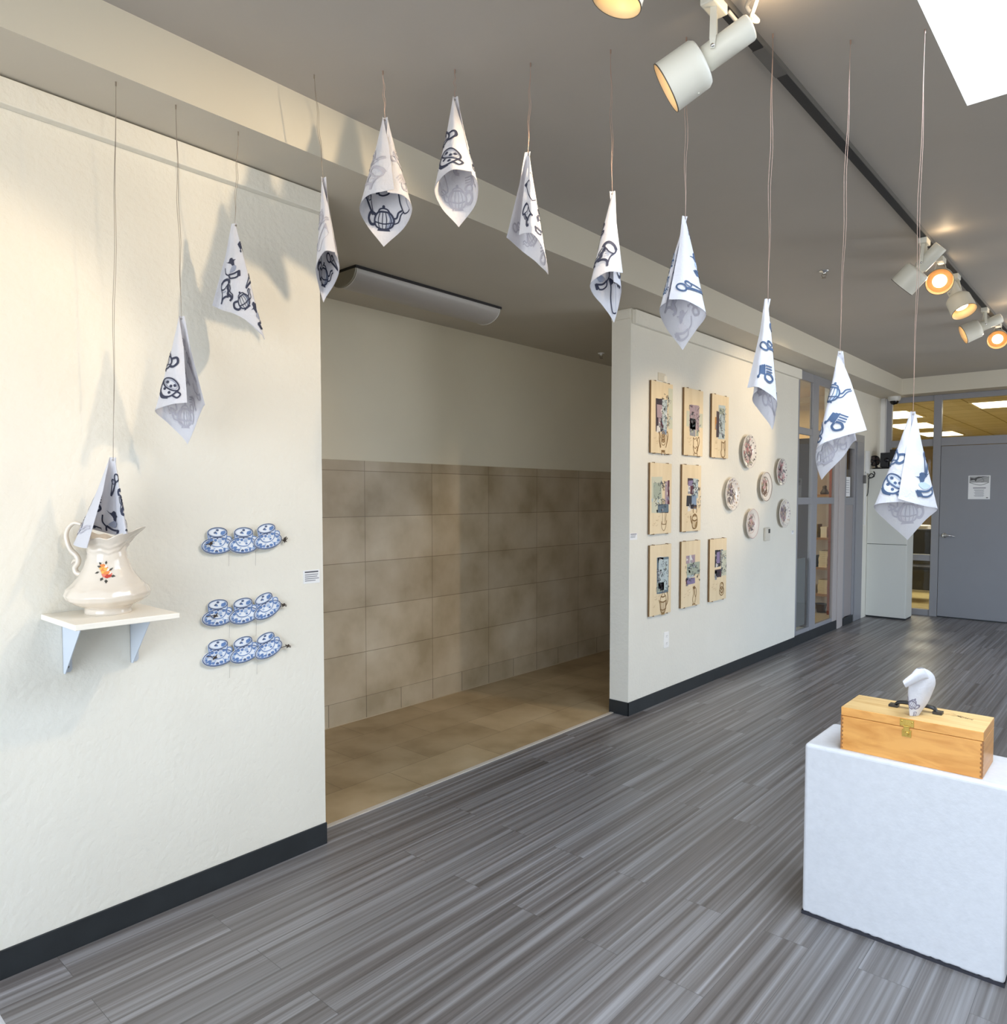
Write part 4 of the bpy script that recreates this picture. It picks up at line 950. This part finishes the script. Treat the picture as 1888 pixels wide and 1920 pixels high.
# ------------------------------------------------------------------ plinths
def plinth(label, x0, x1, y0, y1, z):
    rt = root('display_plinth', ((x0+x1)/2, (y0+y1)/2, 0), label, 'plinth', 'white display plinths')
    PM = mat('plinth_paint', lin(206,207,211), .5, noise=(40, .05), bump=(90, .25, .002))
    m = MB(); m.box(x0, x1, y0, y1, .006, z); m.build('plinth_body', PM, rt, .013, 4)
    m = MB(); q = random.Random(int(x0*10)); n = 46
    for (ax, ay), (bx_, by) in (((x0,y0-.0004),(x1,y0-.0004)), ((x0-.0004,y0),(x0-.0004,y1)), ((x1+.0004,y0),(x1+.0004,y1))):
        top = [(ax+(bx_-ax)*i/n, ay+(by-ay)*i/n, q.uniform(.009,.016)) for i in range(n+1)]
        m.add([(a, b, 0) for a, b, c in top]+top, [(i, i+1, i+n+2, i+n+1) for i in range(n)])
    m.box(x0+.002, x1-.002, y0+.002, y1-.002, 0, .006); m.build('chipped_base', mat('chipped_edge', lin(44,44,52), .8), rt)
plinth('low white plinth carrying the wooden box', 1.732, 2.34, 2.634, 2.947, .622)
plinth('white plinth of which only a corner shows at the lower left', .9, 1.51, -.273, .337, .62)

# ------------------------------------------------------------------ wooden box with brass latch, its handle and its napkin
X0, X1, Y0, Y1, ZB, ZS, ZT = 1.847, 2.265, 2.656, 2.861, .6222, .7405, .7705
wbx = root('wooden_box', ((X0+X1)/2, (Y0+Y1)/2, ZB), 'varnished wooden box with brass latch lying on the white plinth', 'box')
m = MB(); m.box(X0, X1, Y0, Y1, ZB, ZS-.0008)
m.build('box_body', MAPLE, wbx, .0015)
MD = mat('joint_end_grain', lin(150,98,48), .5); JNT = []
for x in (X0, X1):
    jm = MB()
    for i in range(8):
        z = ZB+.004+i*.0142
        jm.box(x-.0075 if x == X1 else x-.0003, x+.0003 if x == X1 else x+.0075, Y0-.0004, Y0+.004, z, z+.007)
        jm.box(x-.0005 if x == X0 else x-.004, x+.004 if x == X0 else x+.0005, Y0-.0002, Y0+.0075, z+.006, z+.0144)
    jm.build('finger_joint', MD, wbx)
m = MB(); m.box(X0, X1, Y0, Y1, ZS+.0004, ZT); m.m = [0, 1, 0, 0, 0, 0]
scr = Ink(); q = random.Random(5)
for i in range(7): scr.line([(i*.0065, q.uniform(-.004,.004)), (i*.0065+.003, q.uniform(.002,.012)), (i*.0065+.006, q.uniform(-.006,.002)), (i*.0065+.008, q.uniform(-.002,.008))], .0016, 'ink')
for i in range(5): scr.line([(-.02-i*.004+q.uniform(0,.03), q.uniform(-.02,.02)), (-.015-i*.004+q.uniform(0,.03), q.uniform(-.02,.02))], .0008, 'ink')
scr.put(m, lambda X, Y, o: V3((2.17+X, 2.79+Y-X*.25, ZT+o)), {'ink': 2}, step=.02, off=.0004)
m.build('box_lid', [MAPLE, MAPLETOP, mat('marker_black', lin(60,50,44), .6)], wbx, .0015)
BR = mat('brass', lin(214,178,92), .25, 1)
lt = MB(); cx_ = 2.052
lt.box(cx_-.021, cx_+.021, Y0-.0018, Y0, ZS+.003, ZS+.027); lt.tube([(cx_-.01, Y0-.003, ZS+.004), (cx_+.01, Y0-.003, ZS+.004)], .0028, 8)
lt.box(cx_-.0085, cx_+.0085, Y0-.0045, Y0-.002, ZS-.014, ZS+.006); lt.box(cx_-.014, cx_+.014, Y0-.0025, Y0, ZS-.031, ZS-.007); lt.box(cx_-.01, cx_+.01, Y0-.004, Y0-.0025, ZS-.027, ZS-.012)
la = lt.build('latch', BR, wbx, .0008)
m = MB(); m.tube(spline([(cx_-.005, Y0-.0062, ZS-.018), (cx_, Y0-.0066, ZS-.0145), (cx_+.006, Y0-.0062, ZS-.017), (cx_+.005, Y0-.006, ZS-.024)], 4), .0016, 6); m.build('hook', BR, la)
for dx in (-.015, .015):
    m = MB(); m.lathe([(0, .0018), (.002, .0014), (.0028, 0)], 10, (cx_+dx, Y0-.0018, ZS+.019), (0,-1,0)); m.build('screw', BR, la)
hy = 2.782
m = MB(); hp = spline([(1.985,hy,ZT+.002),(1.992,hy,ZT+.014),(2.012,hy,ZT+.019),(2.05,hy,ZT+.0195),(2.088,hy,ZT+.019),(2.108,hy,ZT+.014),(2.115,hy,ZT+.002)], 5)
rows = [[V3(p)+V3((0,-.012,.0)), V3(p)+V3((0,-.009,.006)), V3(p)+V3((0,.009,.006)), V3(p)+V3((0,.012,0)), V3(p)+V3((0,.009,-.004)), V3(p)+V3((0,-.009,-.004))] for p in hp]
m.grid(rows, 0, True, True); m.build('carry_handle', mat('black_leather', lin(30,28,28), .45), wbx)
for x in (1.983, 2.117):
    m = MB(); m.box(x-.014, x+.014, hy-.016, hy+.016, ZT+.0002, ZT+.009); m.build('handle_mount', mat('dark_metal', lin(58,54,50), .4, .6), wbx, .001)
nk = root('rolled_napkin', (2.05,2.74,ZT), 'printed napkin rolled upright like a tissue through the black box handle, top bent over', 'napkin')
A0 = at(1714,1341, z=ZT+.001)
def nsec(c, rx, ry, ang, n=36, lap=.25):
    out = []
    for i in range(n+1):
        a = math.radians(ang)+i/n*(6.28318+lap); s = 1+.05*math.sin(3*a)+.04*math.sin(5*a+1)+.06*i/n
        out.append((c, rx*s*math.cos(a), ry*s*math.sin(a)))
    return out
TC = V3((CAM.x-A0.x, CAM.y-A0.y, 0)).normalized()
px_ = lambda du, dv, dt=0: A0+RT*(du*2.08/F)+UP*(-dv*2.08/F)+TC*dt
# the roll stands on the lid, bulges and closes at the top; its end is bent over to the left in front
def loft(cl, ang, lap=.25):
    flat = spline([tuple(c)+(a, b)+tuple(u)+tuple(v) for c, a, b, u, v in cl], 6); rows = []
    for s in flat:
        c = V3(s[:3]); u = V3(s[5:8]).normalized(); v = V3(s[8:11]).normalized()
        rows.append([c+u*x+v*y for _, x, y in nsec(0, s[3], s[4], ang, lap=lap)])
    return rows
K = 2.08/F
rows = loft([(px_(0,0), 10*K, .011, RT, TC), (px_(3,-12), 14*K, .015, RT, TC), (px_(8,-28), 20*K, .022, RT, TC), (px_(12,-52), 26*K, .029, RT, TC), (px_(16,-70), 27.5*K, .031, RT, TC),
             (px_(16,-86), 25*K, .029, RT, TC), (px_(14,-97), 18*K, .022, RT, TC), (px_(11,-104), 8*K, .012, RT, TC)], -60)
FLU = (RT*-.45+UP*.89)
fl2 = loft([(px_(30,-88,.012), 7*K, .010, FLU, TC), (px_(20,-96,.024), 11*K, .014, FLU, TC), (px_(6,-92,.034), 11*K, .014, FLU, TC), (px_(-10,-83,.04), 9.5*K, .013, FLU, TC), (px_(-23,-75,.042), 7.5*K, .011, FLU, TC)], 200, .5)
m = MB(); m.grid(rows, 0); m.grid(fl2, 0); m.grid([[sum(r[:36], V3((0,0,0)))/36+(p-sum(r[:36], V3((0,0,0)))/36)*.9 for p in r] for r in fl2], 0)
def nf(X, Y, off):
    """X round the roll (0..1), Y along it (0..1)"""
    j = max(0, min(len(rows)-1.001, Y*(len(rows)-1))); i = max(0, min(35.999, X*36)); j0, i0 = int(j), int(i); fj, fi = j-j0, i-i0
    a = rows[j0][i0].lerp(rows[j0][i0+1], fi); b = rows[j0+1][i0].lerp(rows[j0+1][i0+1], fi); p = a.lerp(b, fj)
    c = sum(rows[j0][:36], V3((0,0,0)))/36
    return p+(p-c).normalized()*off
k = Ink()
for (x, y, s, r_), mo in zip(((.5,.26,.15,25),(.4,.05,.08,0)), (MOTIFS[1], MOTIFS[0])): k.place(mo, x, y, s, r_)
k.put(m, nf, {'ink': 1, 'wash': 2}, step=.02, pitch=.008, off=.001, inside=lambda x, y: 0 < x < 1 and 0 < y < 1)
m.build('cloth', [CLOTH, mat('fine_print', lin(120,116,134), .8), mat('fine_wash', lin(206,202,214), .85)], nk)

# ------------------------------------------------------------------ end of the gallery
cb = root('tall_cabinet', (.22, 9.95, 0), 'tall white two-part cabinet standing in the far corner', 'cabinet')
m = MB(); m.box(-.003+.004, .452, 9.805, 10.1, .02, 1.84); m.build('cabinet_body', CABW, cb, .002)
for z0, z1 in ((.022, .912), (.918, 1.838)):
    m = MB(); m.box(.003, .45, 9.788, 9.804, z0, z1); m.build('cabinet_door', CABW, cb, .002)
m = MB(); m.box(.004, .448, 9.83, 10.09, 0, .02); m.build('toe_kick', RUBBER, cb)
m = MB(); m.box(.006, .447, 9.7995, 9.806, .9115, .9185); m.build('door_gap_shade', mat('gap_shade', lin(96,98,94), .7), cb)  # dark strip put in for the shade between the two doors
fan = root('desk_fan', (.07, 9.93, 1.84), 'small black fan standing on the white cabinet', 'fan')
fc = at(1640,864, y=9.93); fd = V3((.5,-.86,0)).normalized()
m = MB()
for r_, o_ in ((.064,0),(.064,.02),(.048,.026),(.032,.029),(.016,.03)): 
    s_ = fd.cross(UP).normalized(); m.tube([fc+fd*(o_-.015)+s_*r_*math.cos(a*.2618)+UP*r_*math.sin(a*.2618) for a in range(25)], 0.0022, 6, cap=False)
for a in range(12):
    s_ = fd.cross(UP).normalized(); q = s_*math.cos(a*.5236)+UP*math.sin(a*.5236); m.tube([fc+fd*.018+q*.012, fc+fd*.014+q*.04, fc+fd*.008+q*.064, fc-fd*.012+q*.064], .0018, 5)
m.lathe([(0,-.014),(.056,-.014),(.063,-.004)], 24, fc, fd)
m.build('grille', BLACK, fan)
m = MB(); s_ = fd.cross(UP).normalized()
for a in range(5):
    q = s_*math.cos(a*1.2566)+UP*math.sin(a*1.2566); t_ = fd.cross(q); m.prism([fc+q*.01, fc+q*.026+t_*.02, fc+q*.055+t_*.022, fc+q*.055-t_*.013, fc+q*.026-t_*.008], fd*.004)
m.build('blade', mat('fan_blade', lin(96,76,66), .5), fan)
m = MB(); m.lathe([(0,-.01),(.03,-.012),(.034,-.05),(.02,-.08),(0,-.085)], 20, fc, fd); m.tube([fc-fd*.05, V3((fc.x+.02, 9.96, 1.86))], .014, 10); m.lathe([(.06,0),(.06,.012),(.02,.024),(0,.024)], 24, (fc.x+.03, 9.95, 1.8405)); m.build('fan_base', BLACK, fan)
pj = root('projector', (.25, 9.95, 1.84), 'black projector with a white end standing on the cabinet beside the fan', 'projector')
m = MB(); m.box(.13, .27, 9.86, 10.05, 1.8405, 1.86); m.box(.115, .23, 9.87, 10.02, 1.86, 2.04); m.box(.22, .30, 9.87, 10.02, 1.94, 2.075); m.build('projector_body', BLACK, pj, .006)
m = MB(); m.box(.2, .42, 9.87, 10.0, 1.862, 1.93); m.build('projector_front', mat('light_grey_plastic', lin(196,196,190), .5), pj, .008)
m = MB(); p = at(1655,862, y=9.86); m.lathe([(.0,.02),(.026,.02),(.03,0)], 20, (.185,9.88,1.95), (.2,-1,0)); m.build('lens', mat('lens_glass', lin(20,20,26), .08), pj)
cw = root('cable', (.02, 9.8, 1.7), 'black cable looping down from the fan beside the cabinet', 'cable')
m = MB(); P = [at(1638,884, y=9.77), at(1640,889, y=9.76), at(1634,896, y=9.76), at(1629,893, y=9.76), at(1634,888, y=9.76), at(1639,893, y=9.76), at(1630,897, y=9.76)]
m.tube(spline([p[:] for p in P], 6), .006, 6); P = [at(1629,896, y=9.76), at(1627,925, y=9.76), at(1622,940, y=9.76), at(1620,1000, y=9.76), at(1616,1150, y=9.76)]; m.tube(spline([p[:] for p in P], 6), .005, 6); m.build('cable_run', BLACK, cw)
cdt = root('cable_duct', (0,9.72,1.6), 'white cable duct with a junction box on the wall beside the cabinet', 'conduit')
m = MB(); m.box(.0005, .016, 9.64, 9.67, 1.15, 1.8); m.build('duct', WHITE, cdt, .002)
m = MB(); m.box(.0005, .03, 9.64, 9.75, 1.78, 2.06); m.build('junction_box', WHITE, cdt, .006)
m = MB(); m.box(.0005, .03, 9.58, 9.625, 1.66, 1.76); m.build('switch', mat('grey_switch', lin(110,108,104), .5), cdt, .003)
dm = root('security_camera', (.19,10.2,SZ), 'white dome security camera with a black lens under the end beam', 'camera')
DC = (.178,10.2,SZ-.0005)
m = MB(); m.lathe([(.075,0),(.075,-.02),(.068,-.045),(.052,-.055)], 32, DC); m.build('ceiling_mount', mat('camera_white', lin(206,206,202), .4), dm)
m = MB(); m.lathe([(.052,-.055),(.048,-.075),(.033,-.095),(.0005,-.104)], 32, DC); m.build('dome_lens', mat('smoked_dome', lin(12,12,14), .08), dm)
po = MB(); py0 = EY-.0055; po.box(.973, 1.197, py0, py0+.001, 1.468, 1.752)
k = Ink(); w_, h_ = .224, .284
k.fill([(.01,.2),(.21,.2),(.214,.276),(.01,.276)], 'l'); k.fill([(.02,.26),(.06,.25),(.1,.27),(.2,.274),(.14,.262),(.09,.245),(.075,.21),(.06,.235),(.02,.225)], 'd').line([(.01,.2),(.12,.17),(.21,.2)], .005, 'd').line([(.13,.265),(.16,.22),(.13,.205)], .003, 'd').line([(.08,.2),(.14,.24),(.2,.26)], .002, 'd')
k.line([(.05,.135),(.18,.135)], .012, 'g', False)
for i in range(8): k.line([(.06+.006*(i % 3),.112-i*.011),(.165-.007*(i % 2),.112-i*.011)], .004, 'g' if i else 'd', False)
k.line([(.185,.018),(.205,.018)], .01, 'd', False)
k.put(po, lambda X, Y, o: V3((.973+X, py0-o, 1.468+Y)), {'l': 1, 'd': 2, 'g': 3}, step=.05, pitch=.003, off=.0004)
tag(po.build('door_poster', [CARD, mat('poster_grey', lin(168,168,168), .6), mat('poster_dark', lin(84,84,84), .6), GREYINK]), 'printed paper notice taped on the grey door at the end', 'poster')
pn = MB(); pn.box(-.0355, -.0345, 9.02, 9.2, 1.5, 1.73); k = Ink()
for i in range(6): k.line([(.03,.19-i*.028),(.14,.19-i*.028)], .006, 'g', False)
k.put(pn, lambda X, Y, o: V3((-.0345+o, 9.02+X, 1.5+Y)), {'g': 1}, step=.1, off=.0005)
tag(pn.build('window_notice', [CARD, GREYINK]), 'white paper notice stuck inside the narrow glass of the side door', 'notice')

# ------------------------------------------------------------------ seen through the glass: the shop corner
pt_ = root('partition_panel', (-.5,8.05,0), 'dark grey partition panel standing right behind the first glass bay', 'panel')
m = MB(); m.box(-1.0, -.04, 8.0, 8.03, .095, 2.12); m.build('panel_board', mat('dark_panel', lin(84,80,80), .6), pt_)
cp = MB(); cp.tube([(-.075,7.6,2.11),(-.075,7.6,1.12)], .006, 8); tag(cp.build('blind_cord', mat('cream_cord', lin(222,204,160), .6)), 'cream hanging blind rod behind the first glass bay', 'blind cord')
bl = MB(); bl.box(-.06, -.05, 7.55, 7.79, .16, .86); tag(bl.build('document_sleeve', mat('grey_film', lin(128,128,128), .35)), 'grey plastic sheet standing low behind the first glass bay', 'sheet')
su = root('shelf_unit', (-.5,9.3,.09), 'wooden shelf unit with a red-brown upright seen through the second glass bay', 'shelf unit')
SW_ = mat('shelf_wood', lin(168,122,66), .5); SR = mat('redwood', lin(150,70,28), .4)
m = MB(); m.box(-1.1, -.12, 9.44, 9.46, .09, 2.3); m.build('back_panel', mat('shelf_back', lin(190,166,128), .6), su)
m = MB(); m.box(-.225, -.18, 9.05, 9.44, .09, 2.5); m.build('upright', SR, su)
for z in (.3, .62, .98, 1.5, 2.0):
    m = MB(); m.box(-1.1, -.225, 9.08, 9.44, z, z+.025); m.build('shelf_plank', SW_, su)
q = random.Random(4)
for i, (x, z, w_, h_, c, nm, lb) in enumerate(((-.33,1.5255,.12,.09,(72,66,58),'figurine','dark figure standing on the shelf behind the second glass bay'), (-.3,1.0055,.07,.13,(240,226,186),'box','cream square box on the middle shelf behind the glass'), (-.42,1.0055,.09,.16,(150,128,60),'box','ochre box on the middle shelf behind the glass'), (-.3,.6455,.1,.2,(236,214,160),'paper_stack','pale paper stack on the low shelf behind the glass'), (-.42,.6455,.08,.14,(88,92,80),'box','dark grey box on the low shelf behind the glass'), (-.3,.3255,.11,.17,(232,208,150),'paper_stack','pale paper stack on the lowest shelf behind the glass'), (-.42,.3255,.08,.1,(176,150,84),'box','tan box on the lowest shelf behind the glass'), (-.34,.0915,.13,.1,(84,70,52),'basket','dark basket on the floor under the shelves behind the glass'))):
    m = MB()
    if nm == 'figurine': m.lathe([(.0,0),(.045,0),(.05,.02),(.035,.05),(.02,.075),(.026,.09),(.02,.105),(0,.11)], 20, (x,9.22,z))
    elif nm == 'basket': m.lathe([(.0,0),(.05,0),(.065,.1),(.07,.105),(.06,.1),(.045,.01),(0,.01)], 24, (x,9.2,z))
    elif nm == 'paper_stack':
        for j in range(9): d_ = q.uniform(-.006,.006); m.box(x-w_/2+d_, x+w_/2+d_, 9.12, 9.3, z+h_*j/9, z+h_*(j+1)/9-.002)
    else:
        m.box(x-w_/2, x+w_/2, 9.12, 9.28, z, z+h_*.82); m.box(x-w_/2-.003, x+w_/2+.003, 9.117, 9.283, z+h_*.82, z+h_)
    tag(m.build(nm, mat('shop_item_%d' % i, lin(*c), .6)), lb, nm.replace('_', ' '))
l = bpy.data.lights.new('shop_lamp', 'AREA'); l.energy = 12; l.size = .5; l.color = (1,.8,.5)
o = bpy.data.objects.new('shop_lamp', l); o.location = (-.7,8.7,2.6); COL.objects.link(o)

# ---- the office
TRO = mat('troffer_lens', lin(255,244,214), .5, emit=((1,.90,.66,1), 4.5)); TRF = mat('troffer_frame', lin(240,226,180), .5)
for i, (u, v, lb) in enumerate(((1872,757,'lit square ceiling lamp nearest the door head, seen through the right transom'), (1712,798,'lit ceiling lamp seen at the left transom just behind the lowest napkin'), (1762,813,'lit ceiling lamp low behind the transom mullion'), (1672,778,'lit ceiling lamp at the left edge of the left transom'))):
    p = at(u, v, z=OC-.01); rt = root('ceiling_lamp', (p.x, p.y, OC), lb, 'ceiling light', 'lit office ceiling lamps')
    w_, l_ = (.61, .9) if i == 0 else (.75, 1.25)
    m = MB(); m.box(p.x-w_/2, p.x+w_/2, p.y-l_/2, p.y+l_/2, OC-.02, OC-.0005); m.build('lamp_frame', TRF, rt)
    m = MB(); m.box(p.x-w_/2+.04, p.x+w_/2-.04, p.y-l_/2+.04, p.y+l_/2-.04, OC-.024, OC-.02); m.build('diffuser', TRO, rt)
    l = bpy.data.lights.new('office_light', 'AREA'); l.energy = 30; l.size = .6; l.color = (1,.9,.7); o = bpy.data.objects.new('office_light', l); o.location = (p.x, p.y, OC-.05); COL.objects.link(o)
ch = root('office_chair', (.1,12.1,0), 'dark office chair seen low through the sidelight beside the door', 'chair')
cx_, cy_ = at(1729,1100, y=12.0).x-.02, 12.0
m = MB(); m.box(cx_-.24, cx_+.24, cy_-.22, cy_+.24, .42, .5); m.build('seat', mat('chair_fabric', lin(48,52,66), .8), ch, .03)
m = MB(); m.box(cx_-.22, cx_+.22, cy_+.2, cy_+.27, .58, 1.02); m.build('backrest', mat('chair_fabric', lin(48,52,66), .8), ch, .03)
for sx in (-1, 1):
    for sy_ in (-1, 1):
        m = MB(); m.tube(spline([(cx_+sx*.2, cy_+sy_*.18, .42), (cx_+sx*.23, cy_+sy_*.22, .2), (cx_+sx*.25, cy_+sy_*.24, .0)], 4), .013, 8); m.build('leg', CHROME, ch)
dk = root('office_desk', (.1,13.2,0), 'office desk with a dark front standing behind the glass sidelight', 'desk')
dx_ = at(1728,1030, y=13.0).x
m = MB(); m.box(dx_-.6, dx_+.6, 12.9, 13.6, .72, .75); m.build('desktop', WHITE, dk)
m = MB(); m.box(dx_-.55, dx_+.2, 13.0, 13.03, .02, .72); m.build('front_panel', mat('desk_dark', lin(58,60,66), .5), dk)
for s_ in (-.56, .54):
    m = MB(); m.box(dx_+s_, dx_+s_+.03, 12.95, 13.55, 0, .72); m.build('leg', mat('desk_dark', lin(58,60,66), .5), dk)
pp = MB(); X_ = at(1722,1010, y=12.95).x; pp.box(X_-.13, X_+.13, 12.95, 13.2, .7505, 1.05); tag(pp.build('printer', mat('printer_white', lin(222,222,226), .5), bevel=.02), 'white printer standing on the office desk behind the sidelight', 'printer')
# ------------------------------------------------------------------ the spotlights, nearest first
light('spotlight at the top edge of the picture with its warm lit mouth turned down', 1.585, (-.26,-.12,-.87), 10, 62, drop=.108, sc=.86)
light('large white spotlight with a loose cord, nearest whole one on the track', 2.02, (-.78,-.32,-.46), 38, 92, cord=True, vent=1.2)
light('grey spotlight turned away from view, first of the far cluster on the track', 4.63, (-.67,.05,-.63), 45, 70, drop=.14, vent=.25)
light('lit spotlight facing the viewer just behind the first one of the far cluster', 5.05, (.16,-.93,-.34), 8, 60, drop=.13, vent=.35)
light('half hidden spotlight tilted down to the right within the far cluster', 5.5, (.35,-.25,-.75), 12, 55, drop=.125)
light('far spotlight showing its lit inside, aimed at the decorated plates', 6.62, (-.86,-.30,-.40), 55, 56, drop=.13, vent=.25)
light('lit spotlight facing the viewer at the right edge of the picture', 7.25, (.12,-.93,-.30), 8, 60, drop=.12, vent=.35)
light('spotlight on the track nearest the viewer, aimed at the left wall', 1.22, (-1.65,-.74,-.95), 30, 44)
